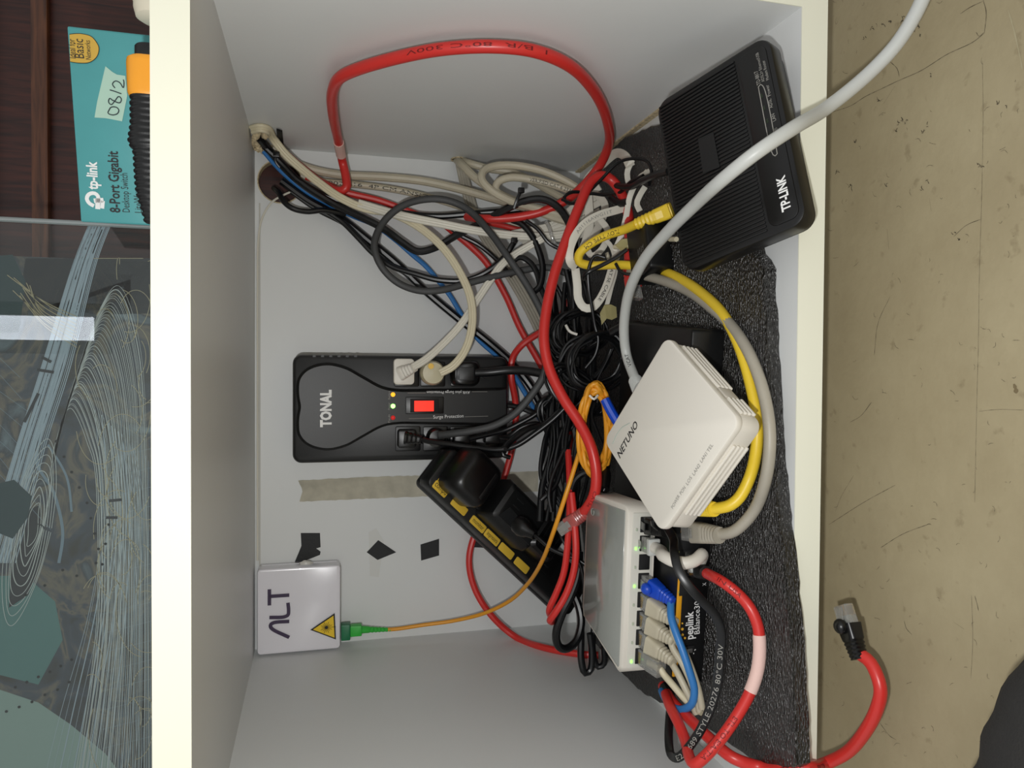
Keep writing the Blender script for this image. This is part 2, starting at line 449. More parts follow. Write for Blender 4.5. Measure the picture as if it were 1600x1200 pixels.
def zat(u, Y): return P(u, 200, Y).z
for (u0, u1, mm, dy) in ((54, 80, m_wood2, .010), (-60, -10, m_wood2, .012)):
    z0 = zat(u1, .433); z1 = zat(u0, .433)
    slab(2.6, z1-z0, dy, .002, .001, (0, 0, 0)).build('trim_board', mm, wb, mtx=mat4(Matrix(((1,0,0),(0,0,-1),(0,1,0))), (.3, .433-dy/2, (z0+z1)/2)))
# glowing panel added behind the photographer to make the pale reflection in the glass
def mirrored(u, v, Yp, Yw):
    p = P(u, v, Yp); d = ray(u, v); d.y = -d.y; return p + d*((Yw - p.y)/d.y)
wa = mirrored(150, 533, .2, -2.3); wc = mirrored(-40, 492, .2, -2.3)
wx0, wx1 = sorted((wa.x, wc.x)); wz0, wz1 = sorted((wa.z, wc.z))
wf = G(); cx, cz = (wx0+wx1)/2, (wz0+wz1)/2; ww, wh = wx1-wx0, wz1-wz0
for (w_, h_, x_, z_) in ((ww+.1, .05, cx, wz0-.025), (ww+.1, .05, cx, wz1+.025), (.05, wh, wx0-.025, cz), (.05, wh, wx1+.025, cz)): box(w_, .05, h_, (x_, -2.3, z_), wf)
wo = wf.build('window_1', mat('white_paint', (230, 230, 226), .5), smooth=False); tag(wo, 'narrow bright window behind the photographer', 'window', kind='structure')
box(ww, .01, wh, (cx, -2.31, cz)).build('pane', mat('glowing_pane', (235, 240, 250), .3, emit=6), wo, smooth=False)

# ================================================================ the cabinet
cab = empty('cabinet', (W/2, D/2, FLOORZ), 'white melamine cabinet compartment open at the front', 'cabinet')
def cpart(name, g, m, smooth=False): return g.build(name, m, cab, off=V((W/2, D/2, FLOORZ)), smooth=smooth)
def board(name, x0, x1, y0, y1, z0, z1, m=m_white):
    o = cpart(name, box(x1-x0, y1-y0, z1-z0, ((x0+x1)/2, (y0+y1)/2, (z0+z1)/2)), m); return o
board('top_panel', -TP, W+TP, 0.0, D+.012, H, H+TP)
board('bottom_panel', -TP, W+TP, 0.0, D+.012, -TP, 0)
board('side_panel', W, W+TP, 0.0, D+.012, 0, H)
board('side_panel', -TP, 0, 0.0, D+.012, 0, H)
for z0, z1 in ((H-.0, H+TP), (-TP, 0)): board('edge_band', -TP, W+TP, -.0008, 0.0, z0, z1, m_edge)
for x0, x1 in ((W, W+TP), (-TP, 0)): board('edge_band', x0, x1, -.0008, 0.0, 0, H, m_edge)
board('plinth', 0.0, W, .07, .088, FLOORZ+.0002, -TP)
for x0_ in (-TP, W): board('plinth', x0_, x0_+TP, .07, D, FLOORZ+.0002, -TP)
# back panel with a round hole
hc = P(438, 284, D); hr = .0238; hs = .0262
hz0, hz1 = hc.z-hs, min(hc.z+hs, H-.0005)
g = G(); y0, y1 = D, D+.012
for (a, b, c, d) in ((0, hc.x-hs, 0, H), (hc.x+hs, W, 0, H), (hc.x-hs, hc.x+hs, 0, hz0), (hc.x-hs, hc.x+hs, hz1, H)): box(b-a, y1-y0, d-c, ((a+b)/2, (y0+y1)/2, (c+d)/2), g)
n = 40; vs = []
for k in range(n):
    a = 2*math.pi*k/n; ca, sa = math.cos(a), math.sin(a); t = 1/max(abs(ca), abs(sa))
    sx = hc.x + hs*t*ca; sz = min(hc.z + hs*t*sa, hz1)
    for y in (y0, y1): vs += [(hc.x+hr*ca, y, min(hc.z+hr*sa, hz1-.0002)), (sx, y, sz)]
fs = []
for k in range(n):
    a = 4*k; b = 4*((k+1) % n); fs += [[a, a+1, b+1, b], [a+2, b+2, b+3, a+3], [a, b, b+2, a+2]]
g.add(vs, fs); cpart('back_panel', g, m_white)
g = G(); R_ = []
for y in (D-.0006, D+.0118):
    R_.append([(hc.x+(hr-.0001)*math.cos(2*math.pi*k/n), y, min(hc.z+(hr-.0001)*math.sin(2*math.pi*k/n), H-.0008)) for k in range(n)])
R2 = [[(hc.x+(hr-.0012)*math.cos(2*math.pi*k/n), y, min(hc.z+(hr-.0012)*math.sin(2*math.pi*k/n), H-.002)) for k in range(n)] for y in (D+.0118, D-.0006)]
rings(g, R_ + R2 + [R_[0]], False, False); cpart('hole_rim', g, m_chip)
# bare chipboard along the seam of side wall and floor
cpart('bare_edge', box(.0016, .26, .006, (W-.0008, D-.132, .003)), m_chip)
cpart('back_seam', box(W-.06, .0012, .0014, (W/2-.03, D-.0006, H-.0048)), mat('seam_line', (196, 194, 186), .6))
# oval hole in the side wall: rim plus flat disc painted as its shade
hw = PX(716, 249, W); g = G(); R_ = []
for rx, x in ((.0085, W-.0001), (.0085, W-.0009), (.0068, W-.0009), (.0066, W-.0002)): R_.append([(x, hw.y+rx*1.25*math.cos(2*math.pi*k/24), hw.z+rx*math.sin(2*math.pi*k/24)) for k in range(24)])
rings(g, R_, False, False); cpart('hole_rim', g, m_chip)
g = G(); g.add([(W-.0003, hw.y+.0082*math.cos(2*math.pi*k/24), hw.z+.0066*math.sin(2*math.pi*k/24)) for k in range(24)], [list(range(24))]); cpart('hole_shade_disc', g, m_plastd)
# splintered corner where cables come through
def blob(c, r, seed, g, sx=(1, 1, 1), n=8):
    rnd = random.Random(seed); R_ = []
    for i in range(n+1):
        a = math.pi*i/n; R_.append([V((c[0]+sx[0]*r*math.cos(a)*rnd.uniform(.8, 1.15), c[1]+sx[1]*r*math.sin(a)*math.cos(b)*rnd.uniform(.75, 1.2), c[2]+sx[2]*r*math.sin(a)*math.sin(b)*rnd.uniform(.75, 1.2))) for b in [2*math.pi*k/10 for k in range(10)]])
    rings(g, R_); return g
g = G()
for i, (u, v, Y, r) in enumerate(((396, 203, .385, .008), (404, 212, .392, .009), (411, 228, .40, .008), (422, 236, .402, .006), (400, 199, .36, .006), (414, 199, .36, .005))):
    p = P(u, v, Y); p.x = min(p.x, W-.004); p.z = min(p.z, H-.004); blob(p, r, i, g, (1, .7, .8))
cpart('splintered_corner', g, m_chip, True)
g = G(); a = [PX(432, 201, W-.001), PX(441, 204, W-.001), PX(444, 236, W-.001), PX(436, 238, W-.001)]
g.add(a + [p - V((.002, 0, 0)) for p in a], [[0, 1, 2, 3], [7, 6, 5, 4], [0, 4, 5, 1], [1, 5, 6, 2], [2, 6, 7, 3], [3, 7, 4, 0]]); cpart('open_slot', g, m_plastd)

# ================================================================ foam mat
def foam_material():
    m = bpy.data.materials.new('black_foam'); m.use_nodes = True; nt = m.node_tree; L = nt.links
    b = nt.nodes['Principled BSDF']; b.inputs['Base Color'].default_value = (*lin((40, 37, 33)), 1); b.inputs['Roughness'].default_value = 0.24
    b.inputs['Specular IOR Level'].default_value = 1.0
    tc = nt.nodes.new('ShaderNodeTexCoord'); mp = nt.nodes.new('ShaderNodeMapping'); mp.inputs['Scale'].default_value = (.45, 1, 1)
    v = nt.nodes.new('ShaderNodeTexVoronoi'); v.inputs['Scale'].default_value = 700
    n = nt.nodes.new('ShaderNodeTexNoise'); n.inputs['Scale'].default_value = 520; n.inputs['Detail'].default_value = 5
    L.new(tc.outputs['Object'], mp.inputs['Vector']); L.new(mp.outputs['Vector'], v.inputs['Vector']); L.new(mp.outputs['Vector'], n.inputs['Vector'])
    ad = nt.nodes.new('ShaderNodeMath'); ad.operation = 'ADD'; L.new(v.outputs['Distance'], ad.inputs[0]); L.new(n.outputs['Fac'], ad.inputs[1])
    bp = nt.nodes.new('ShaderNodeBump'); bp.inputs['Strength'].default_value = 1.0; bp.inputs['Distance'].default_value = 0.0022
    L.new(ad.outputs[0], bp.inputs['Height']); L.new(bp.outputs['Normal'], b.inputs['Normal'])
    n4 = nt.nodes.new('ShaderNodeTexNoise'); n4.inputs['Scale'].default_value = 14; r = nt.nodes.new('ShaderNodeValToRGB')
    r.color_ramp.elements[0].color = (*lin((20, 18, 16)), 1); r.color_ramp.elements[1].color = (*lin((38, 35, 31)), 1)
    L.new(tc.outputs['Object'], n4.inputs['Vector']); L.new(n4.outputs['Fac'], r.inputs['Fac']); L.new(r.outputs['Color'], b.inputs['Base Color'])
    return m
front = [(1020,196),(1060,190),(1100,215),(1140,290),(1178,395),(1192,420),(1194,470),(1198,540),(1203,620),(1206,700),(1212,760),(1218,820),(1226,880),(1229,930),(1235,985),(1238,1040),(1241,1100),(1244,1150),(1245,1196)]
left = [(1215,1204),(1182,1197),(1150,1170),(1125,1154),(1080,1125),(1029,1097),(1000,1085),(985,1070),(979,1060),(950,1040),(925,1000)]
back = [(906,800),(903,600),(903,400),(912,320),(930,258),(975,212)]
outl = [PZ(u, v, FOAM) for u, v in front + left + back]
for p in outl: p.x = min(max(p.x, .004), W-.006); p.y = min(p.y, D-.004)
rnd = random.Random(3); dense = []
for i in range(len(outl)):
    a, b = outl[i], outl[(i+1) % len(outl)]; k = max(1, int((b-a).length/.006))
    for j in range(k):
        q = a.lerp(b, j/k); dense.append((q.x + rnd.uniform(-.0009, .0009), q.y + rnd.uniform(-.0009, .0009)))
g = prism(dense, 0.0002, FOAM, bev=.0012); fm = g.build('foam_mat', foam_material(), smooth=True, ang=50)
tag(fm, 'black speckled foam mat with ragged edges on the cabinet floor', 'foam mat')

# ================================================================ helpers for things with a pose
def posed(name, label, cat, c, Rl, group=None):
    R = Matrix(Rl); return empty(name, c, label, cat, group, rot=R), mat4(R, c)
def onpl(M, u, v, z):
    """picture point -> local point on the plane z of a posed thing"""
    Mi = M.inverted(); o = Mi @ CAMP; d = (Mi.to_3x3() @ ray(u, v)); return o + d*((z - o.z)/d.z)
def onpy(M, u, v, y):
    Mi = M.inverted(); o = Mi @ CAMP; d = (Mi.to_3x3() @ ray(u, v)); return o + d*((y - o.y)/d.y)
UP = V((0, 0, 1)); FR = V((0, -1, 0))

# ================================================================ white fibre modem (front, tilted)
oc = CAMP + (V((.2626, .035, .0675)) - CAMP)*1.03
ont, OM = posed('fibre_modem', 'white square fibre modem with grooved sides lying tilted on the black router', 'modem', oc,
    ((.8037, .5752, .1524), (-.5334, .8099, -.2439), (-.2638, .1147, .9577)))
ow, oh, od = .0987, .0970, .0227
slab(ow-.003, oh-.003, od*.84, .0075, .0012, (0, 0, -od*.08), 6).build('body', m_plastw, ont)
slab(ow, oh, od*.24, .008, .0012, (0, 0, od*.38), 6).build('lid', m_plastw, ont)
for k in range(4):          # grooves around the sides: raised fins
    z = -od*.40 + k*od*.165
    for (w_, h_, x_, y_) in ((ow*.62, .0022, ow*.10, -oh/2+.0004), (ow*.62, .0022, 0, oh/2-.0004)): slab(w_, h_, od*.085, .0009, .0005, (x_*0, y_, z)).build('fin', m_plastw, ont)
    for sgn in (-1, 1):
        if sgn > 0:
            slab(.0022, oh*.50, od*.085, .0009, .0005, (ow/2-.0004, oh*.14, z)).build('fin', m_plastw, ont); slab(.0022, oh*.17, od*.085, .0009, .0005, (ow/2-.0004, -oh*.31, z)).build('fin', m_plastw, ont)
        else: slab(.0022, oh*.7, od*.085, .0009, .0005, (-ow/2+.0004, 0, z)).build('fin', m_plastw, ont)
slab(.0016, oh*.11, od*.5, .001, .0005, (ow/2-.0008, -oh*.165, -od*.1)).build('side_button', m_plastw2, ont)
zt = od/2
def lt(s, a, b, h, m, **k): return text(ont, s, onpl(OM, *a, zt), onpl(OM, *b, zt), h, (0, 0, 1), m, **k)
lt('NETUNO', (969, 717), (998, 664), .0058, m_ink, bold=.012, shear=.25)
for s, a, b in (('POWER', (1052, 796), (1063, 776)), ('PON', (1065, 774), (1072, 763)), ('LOS', (1075, 759), (1082, 747)), ('LAN2', (1085, 744), (1095, 728)), ('LAN1', (1097, 724), (1106, 710)), ('TEL', (1108, 708), (1115, 696))): lt(s, a, b, .0026, m_inkg)
sw_ = [onpl(OM, u, v, zt+.0002) for u, v in ((957, 694), (963, 680), (972, 668), (984, 661))]
sp = smooth_path(sw_, .002); g = G(); sweep(sp, flat(.0005, .0002), g=g); g.build('logo_arc', mat('teal_ink', (150, 178, 170), .6), ont)

# ================================================================ black ribbed modem, front right
mc = CAMP + (V((.4614, .0735, .0035)) - CAMP)*.9
mod, MM = posed('adsl_modem', 'black ribbed modem resting tilted on the front edge of the cabinet', 'modem', mc,
    ((.9652, -.2513, .0721), (.2566, .858, -.445), (.05, .4481, .8926)))
w_, h_, d_ = .130, .0903, .0225
slab(w_, h_, d_*.62, .010, .002, (0, 0, d_*.19), 6).build('housing', m_plastb2, mod)
slab(w_-.006, h_-.004, d_*.45, .010, .0015, (0, .001, -d_*.27), 6).build('base', m_plastg, mod)
slab(w_-.010, .0205, .0016, .006, .0006, (0, -h_/2+.0135, d_/2), 6).build('front_bezel', m_plastb2, mod)
g = G(); nr = 46
for k in range(nr):
    x = -w_/2 + .005 + (w_-.010)*k/(nr-1); slab(.0017, h_-.028, .0016, .0007, .0006, (x, .0115, d_/2), 2, g)
rb = g.build('ribs', m_plastb2, mod); rb['kind'] = 'stuff'
pw = [onpl(MM, u, v, d_/2) for u, v in ((1092, 218), (1116, 207), (1126, 262), (1100, 272))]
g = G(); prism([(p.x, p.y) for p in pw], d_/2, d_/2+.0012, g); g.build('smooth_patch', m_plastb, mod)
zt = d_/2+.0008
def lt(s, a, b, h, m, **k): return text(mod, s, onpl(MM, *a, zt), onpl(MM, *b, zt), h, (0, 0, 1), m, **k)
lt('TP-LINK', (1236, 327), (1226, 273), .0058, m_inkw, bold=.03)
lt('TD-8817', (1189, 131), (1184, 110), .0026, m_inkg)
lt('ADSL2+ Ethernet/USB', (1195, 127), (1185, 82), .0020, m_inkg); lt('Modem Router', (1202, 124), (1195, 94), .0020, m_inkg)
for s, a, b in (('Power', (1205, 149), (1201, 132)), ('ADSL', (1208, 168), (1205, 154)), ('LAN', (1213, 188), (1210, 177)), ('USB', (1217, 210), (1214, 199))): lt(s, a, b, .0022, m_inkg)
lp = [onpl(MM, u, v, zt+.0002) for u, v in ((1185, 136), (1188, 132), (1193, 136), (1213, 232), (1214, 242), (1210, 244), (1206, 238), (1186, 142))]
lp.append(lp[0]); g = G(); sweep(smooth_path(lp, .002), circ(.0003, 6), g=g); g.build('led_outline', m_inkg, mod)
for (u, v) in ((1190, 150), (1194, 169), (1199, 189), (1204, 210)):
    p = onpl(MM, u, v, zt); slab(.003, .0016, .0005, .0005, .0002, (p.x, p.y, zt)).build('led', mat('dim_led', (28, 40, 24), .3), mod)

# ================================================================ white network switch
sc_ = CAMP + (V((.1347, .1454, .0639)) - CAMP)*1.03
swi, SM = posed('network_switch', 'white eight-port network switch with glossy grey top stacked on the black router', 'network switch', sc_,
    ((.9992, -.0096, .0386), (.0115, .9987, -.0499), (-.0381, .0503, .998)))
w_, h_, d_ = .1340, .0824, .0247
def swshape(i):
    pts = [(-w_/2+i, -h_/2+.006), (-w_/2+.006, -h_/2+i), (w_/2-.005, -h_/2+i), (w_/2-i, -h_/2+.005), (w_/2-i-.0005, h_/2-.006), (w_/2-.007, h_/2-i), (-w_/2+.030, h_/2-i), (-w_/2+.022+i*.3, h_/2-.003-i)]
    return pts
prism(swshape(0), -d_/2, d_/2, bev=.0016).build('housing', m_plastw, swi, ang=50)
m_gloss = mat('glossy_grey_panel', (158, 161, 156), 0.16, coat=.3)
prism(swshape(.0042), d_/2-.0005, d_/2+.0006, bev=.0004).build('top_panel', m_gloss, swi, ang=50)
yf = -h_/2
slab(w_-.010, d_*.74, .0012, .001, .0004, (0, 0, 0)).build('port_panel', mat('port_panel_white', (214, 212, 202), .5), swi, mtx=mat4(Matrix(((1,0,0),(0,0,-1),(0,1,0))), (0, yf, -.0012)))
RY = Matrix(((1,0,0),(0,0,-1),(0,1,0)))     # slab lying in the xz plane, thickness along -y
PORTV = [826, 866, 893, 921, 951, 980, 1009, 1035]
port_x = []
for v in PORTV:
    p = onpy(SM, 1003, v, yf); port_x.append(p.x)
port_x = [w_/2 - .0145 - k*(w_-.029)/7 for k in range(8)]
for k, x in enumerate(port_x):
    po = slab(.0125, .0095, .0016, .0006, .0004).build('port', m_plastd, swi, mtx=mat4(RY, (x, yf-.0005, -.0035)))
    slab(.0022, .0014, .0016, .0004, .0002).build('port_led', mat('green_led', (130, 255, 90), .3, emit=2.0) if k in (1, 3, 7) else mat('led_off', (180, 190, 170), .4), swi, mtx=mat4(RY, (x-.004, yf-.0008, .0045)))
g = G()
for sgn in (-1, 1):
    for yy in (-1, 1): slab(.010, .010, .0060, .005, .0004, (sgn*(w_/2-.014), yy*(h_/2-.014), -d_/2-.0028)).build('foot', m_plastd, swi)
def lt(s, a, b, h, m, **k): return text(swi, s, onpl(SM, *a, d_/2+.0007), onpl(SM, *b, d_/2+.0007), h, (0, 0, 1), m, **k)
m_faint = mat('faint_grey_ink', (172, 174, 168), .4)
g = G(); c_ = onpl(SM, 926, 800, d_/2+.0008); sweep(smooth_path([c_ + V((.003*math.cos(a), .003*math.sin(a), 0)) for a in [k*.52 for k in range(11)]], .001), circ(.0003, 6), g=g); g.build('logo_ring', m_faint, swi)

# ================================================================ black router with yellow stripe
pa, pb = V((.060, .098, 0)), V((.336, .070, 0)); ex = (pb-pa).normalized(); ey = V((-ex.y, ex.x, 0))
pd_, ph = .13, .0270; pw_ = (pb-pa).length
pc = (pa+pb)/2 + ey*pd_/2 + V((0, 0, FOAM + ph/2 + .0004))
rou, RM = posed('office_router', 'flat black router with a yellow stripe under the white switch', 'router', pc, ((ex.x, ey.x, 0), (ex.y, ey.y, 0), (0, 0, 1)))
slab(pw_, pd_, ph, .003, .0015).build('housing', m_plastb, rou)
yf = -pd_/2
slab(pw_*.62, .0042, .0012, .0008, .0004).build('yellow_stripe', mat('yellow_stripe', (226, 160, 30), .4), rou, mtx=mat4(RY, (-pw_*.16, yf-.0002, ph/2-.0024)))
def lf(s, a, b, h, m, **k): return text(rou, s, onpy(RM, *a, yf), onpy(RM, *b, yf), h, (0, -1, 0), m, **k)
lf('peplink', (1083, 998), (1083, 955), .0068, m_inkw, bold=.02, cap=.72)
lf('Balance30', (1093, 990), (1093, 939), .0048, m_inkw, cap=.72)
lf('1', (1093, 931), (1093, 928), .004, m_inkw); lf('x', (1103, 915), (1103, 910), .003, m_inkw)
for (u, v, r) in ((1066, 992, .0011), (1066, 983, .0011), (1070, 997, .0009), (1061, 987, .0008), (1066, 974, .0007)):
    p = onpy(RM, u, v, yf); lathe([(0, .0001), (0, r), (.0004, r), (.0004, .0001)], 14).build('logo_dot', mat('amber_ink', (236, 182, 60), .5), rou, mtx=mat4(Matrix(((0,1,0),(-1,0,0),(0,0,1))), p))
rp = []
for v in (846, 872, 916):
    p = onpy(RM, 1072, v, yf); rp.append(p)
    slab(.0145, .0120, .0016, .0006, .0004).build('port', m_plastd, rou, mtx=mat4(RY, (p.x, yf-.0004, p.z)))
for (u, v, mm) in ((1067, 838, mat('green_led_bright', (120, 255, 70), .3, emit=4.0)), (1064, 862, mat('amber_led_off', (170, 165, 70), .4)), (1061, 925, mat('amber_led_off', (170, 165, 70), .4))):
    p = onpy(RM, u, v, yf); lathe([(0, .0001), (0, .0016), (.0008, .0013), (.001, .0001)], 12).build('port_led', mm, rou, mtx=mat4(Matrix(((0,1,0),(-1,0,0),(0,0,1))), p))
p = onpy(RM, 1073, 1015, yf); slab(.006, .0125, .0014, .0006, .0004).build('usb_port', m_plastd, rou, mtx=mat4(RY, (p.x, yf-.0003, p.z)))
slab(.0035, .009, .002, .0003, .0003).build('usb_tongue', m_steel, rou, mtx=mat4(RY, (p.x-.0008, yf-.0004, p.z)))
g = G(); q = [onpy(RM, u, v, yf-.0003) for u, v in ((1084, 1022), (1084, 1012))]; sweep(smooth_path([q[0], q[0].lerp(q[1], .5), q[1]], .001), circ(.0003, 6), g=g)
for a_, b_ in (((1084, 1019), (1081, 1016)), ((1084, 1017), (1087, 1015))): sweep([onpy(RM, *a_, yf-.0003), onpy(RM, *b_, yf-.0003)], circ(.0003, 6), g=g)
g.build('usb_symbol', m_inkw, rou)
# ================================================================ voltage regulator on the back wall
YF = .362
a, b = P(457, 554, YF), P(795, 717, YF)
ux0, ux1, uz0, uz1 = b.x, a.x, b.z, a.z; uw, uh = ux1-ux0, uz1-uz0
uc = V(((ux0+ux1)/2, D, uz0))
ups = empty('voltage_regulator', uc, 'black surge protector and voltage regulator with red switch fixed to the back wall', 'voltage regulator')
RB = Matrix(((1,0,0),(0,0,-1),(0,1,0)))
ctr = V((0, 0, uh/2))
slab(uw, uh, D-YF-.004, .009, .004).build('housing', m_plastb, ups, mtx=mat4(RB, V((0, (YF+.004-D)/2+.0, uh/2)) + V((0, .0, 0))))
def lu(u, v, Y=YF): p = P(u, v, Y); return p - uc
yb = YF+.0035-D
def bottle(pts, y0, y1, name, m, bev):
    q = []
    for u, v in pts: p = lu(u, v); q.append((p.x, p.z))
    g = prism(q, 0, y0-y1, bev=bev)        # local z -> towards the room
    return g.build(name, m, ups, mtx=mat4(RB, (0, y0, 0)), ang=40)
def dens(pts, closed=True):
    q = [V((u, v, 0)) for u, v in pts] + ([V((*pts[0], 0))] if closed else [])
    return [(p.x, p.y) for p in smooth_path(q, 5)][:-1]
def spl(pts, k=6):
    out = []; n = len(pts)
    for i in range(n-1):
        p0 = V(pts[max(i-1, 0)]); p1 = V(pts[i]); p2 = V(pts[i+1]); p3 = V(pts[min(i+2, n-1)])
        for j in range(k):
            t = j/k; out.append(tuple(.5*((2*p1)+(p2-p0)*t+(2*p0-5*p1+4*p2-p3)*t*t+(3*p1-p0-3*p2+p3)*t**3)))
    out.append(tuple(pts[-1])); return out
half = spl([(466, 634), (463, 612), (466, 590), (482, 574), (510, 567), (540, 573), (568, 588), (596, 603), (622, 608), (660, 608), (792, 606)])
bot = [(u, 2*634.5-v+2) for u, v in half][::-1]
bottle(half + bot, yb, yb-.0075, 'face_panel', m_plastb, .0028)
text(ups, 'TONAL', lu(517, 667, YF)+V((0, -.0045, 0)), lu(517, 609, YF)+V((0, -.0045, 0)), .0110, (0, -1, 0), m_inkw, bold=.05)
text(ups, 'Surge Protection', lu(676, 654)+V((0, -.0045, 0)), lu(723, 652)+V((0, -.0045, 0)), .0036, (0, -1, 0), m_inkw)
text(ups, 'AVR plus Surge Protection', lu(733, 611)+V((0, -.0045, 0)), lu(666, 611)+V((0, -.0045, 0)), .0030, (0, -1, 0), m_inkw)
for (u0, v0, u1, v1) in ((638, 654, 675, 653), (725, 651, 761, 650), (636, 614, 664, 614), (736, 612, 760, 612)):
    sweep([lu(u0, v0)+V((0, -.0046, 0)), lu(u1, v1)+V((0, -.0046, 0))], circ(.0003, 6)).build('printed_line', m_inkg, ups)
for s, v0, v1 in (('Replace', 624, 611), ('Power', 640, 629), ('Fault', 660, 647)): text(ups, s, lu(609, v0)+V((0, -.0045, 0)), lu(609, v1)+V((0, -.0045, 0)), .0022, (0, -1, 0), m_inkg)
RX = Matrix(((0,1,0),(-1,0,0),(0,0,1)))     # lathe axis -> -y
for v, m in ((616.5, mat('amber_led', (236, 160, 40), .3, emit=1.2)), (634.5, mat('green_led_ups', (120, 255, 90), .3, emit=5)), (652.5, mat('red_led', (190, 36, 34), .3, emit=.4))):
    p = lu(613.5, v); lathe([(0, .0001), (0, .0024), (.0010, .0022), (.0018, .0012), (.002, .0001)], 14).build('indicator_light', m, ups, mtx=mat4(RX, (p.x, yb-.0074, p.z)))
# rocker switch
p0, p1 = lu(633, 620), lu(692, 646)
sb = slab(p0.x-p1.x, p0.z-p1.z, .003, .001, .0006).build('switch_bezel', m_plastb2, ups, mtx=mat4(RB, ((p0.x+p1.x)/2, yb-.0082, (p0.z+p1.z)/2)))
p0, p1 = lu(640, 623), lu(684, 644)
slab(p0.x-p1.x, p0.z-p1.z, .003, .0006, .0004).build('switch_well', m_plastd, sb, mtx=mat4(RB, ((p0.x+p1.x)/2, yb-.0090, (p0.z+p1.z)/2)))
p0, p1 = lu(646, 626), lu(676, 642); g = G(); hx, hz = (p0.x-p1.x)/2, (p0.z-p1.z)/2
vs = [(x*hx, y, z*hz) for x in (-1, 1) for y, z in ((0, -1), (-.0022, -1), (-.0038, -.1), (-.0055, 1), (0, 1))]
g.add(vs, [[0,1,2,3,4], [9,8,7,6,5], [0,5,6,1], [1,6,7,2], [2,7,8,3], [3,8,9,4], [4,9,5,0]])
mr = bpy.data.materials.new('lit_red_rocker'); mr.use_nodes = True; bb = mr.node_tree.nodes['Principled BSDF']; bb.inputs['Base Color'].default_value = (*lin((240, 40, 34)), 1); bb.inputs['Emission Color'].default_value = (1, .05, .03, 1); bb.inputs['Emission Strength'].default_value = .75; bb.inputs['Roughness'].default_value = .25
g.build('rocker', mr, ups, smooth=False, mtx=Matrix.Translation(V(((p0.x+p1.x)/2, yb-.0095, (p0.z+p1.z)/2))))
# outlets
OUT = [(636, 585), (677, 585), (724, 585), (638, 686), (681, 686), (723, 686), (763, 684)]
for (u, v) in OUT:
    p = lu(u, v); s = .0265
    ot = slab(s, s, .0022, .002, .0007).build('outlet', m_plastg if False else m_plastb2, ups, mtx=mat4(RB, (p.x, yb-.0006, p.z)))
    for dx, dz, w_, h_ in ((-.0055, .003, .0018, .0075), (.0055, .003, .0018, .006), (0, -.006, .0045, .0045)):
        slab(w_, h_, .001, .0008, .0003).build('slot', m_plastd, ot, mtx=mat4(RB, (p.x+dz, yb-.0016, p.z+dx)))
for k in range(6):
    for v in (556.5, 713.5):
        p = lu(491 + k*13, v); box(.0022, .010, .0030, (p.x, yb+.006, p.z)).build('vent_notch', m_plastg, ups, smooth=False)
p = lu(759, 586); lathe([(0, .0001), (0, .0042), (.003, .0038), (.003, .0001)], 16).build('reset_button', m_plastb2, ups, mtx=mat4(RX, (p.x, yb, p.z)))

# ================================================================ power strip leaning at the back
c_ = V((.1375, .341, .1157))
RS = ((-.6819, .7287, .0637), (.1985, .2682, -.9427), (-.704, -.6302, -.3275))
ps, PM = posed('power_strip', 'black power strip with yellow printed labels leaning diagonally against the back wall', 'power strip', c_, RS)
# orientation check: columns x (length), y (width), z (out of the face)
L_, Wd, Dp = .2105*1.12, .0471, .0303
xo = .2105*.06
slab(L_, Wd, Dp*.72, .007, .003, (xo, 0, Dp*.12), 6).build('housing', m_plastb, ps)
slab(L_-.004, Wd+.002, Dp*.3, .006, .002, (xo, 0, -Dp*.36), 6).build('base', m_plastg, ps)
g = G(); x0 = xo-L_/2; y0 = -Wd/2; zt = Dp*.48
m_lab = mat('yellow_label', (222, 184, 62), .5)
names = ['compu', 'teléfono', 'monitor', 'impresora', 'scanner', 'fax']; lx = onpl(PM, 672, 757, zt).x + .004
for k in range(6):
    xx = onpl(PM, *((689, 763), (718, 791), (747, 819), (768, 841), (789, 864), (812, 888))[k], zt).x
    lb = slab(.0215 if k else .019, .0085, .0006, .0015, .0002, (xx, y0+.0058, zt+.0003), 3).build('label', m_lab, ps)
    if k in (0, 2, 3): text(ps, names[k], (xx-.0080, y0+.0040, zt+.0006), (xx+.0080, y0+.0040, zt+.0006), .0042, (0, 0, 1), m_ink)
g = G(); sweep(smooth_path([V((lx, y0+.006, zt+.0002)), V((lx, y0+.012, zt+.0002)), V((lx, Wd/2-.008, zt+.0002)), V((lx+.001, Wd/2-.006, zt+.0002)), V((lx+.012, Wd/2-.006, zt+.0002))], .002), circ(.0004, 6), g=g); g.build('printed_line', m_lab, ps)
for k in range(5):
    xx = lx + .020 + k*.036; oo = slab(.027, .026, .0014, .003, .0005, (xx, .006, zt+.0004)).build('outlet', m_plastb2, ps)
    for dy in (-.006, .006): slab(.007, .0018, .0006, .0004, .0002, (xx, .006+dy, zt+.0013)).build('slot', m_plastd, oo)

def strip_thing(name, label, cat, x, y, z):
    p = PM @ V((x, y, z)); return empty(name, p, label, cat, rot=Matrix(RS))
# adapter 1: rounded brick
p = onpl(PM, 747, 752, zt+.034)
ad1 = strip_thing('power_adapter', 'smooth rounded black power adapter plugged into the top of the power strip', 'power adapter', p.x, p.y+.003, zt)
g = G(); R_ = []
for z, sx, sy, dx in ((.0012, .042, .047, 0), (.004, .045, .050, 0), (.026, .043, .049, 0), (.031, .041, .046, .001), (.0345, .036, .040, .001), (.036, .030, .034, .001)):
    R_.append([(x+dx, y, z) for x, y in rr(sx, sy, .010, 5)])
rings(g, R_); g.build('housing', m_plastb2, ad1, ang=40)
slab(.004, .03, .0008, .001, .0002, (.012, 0, .0358)).build('rim_ridge', m_plastb, ad1)
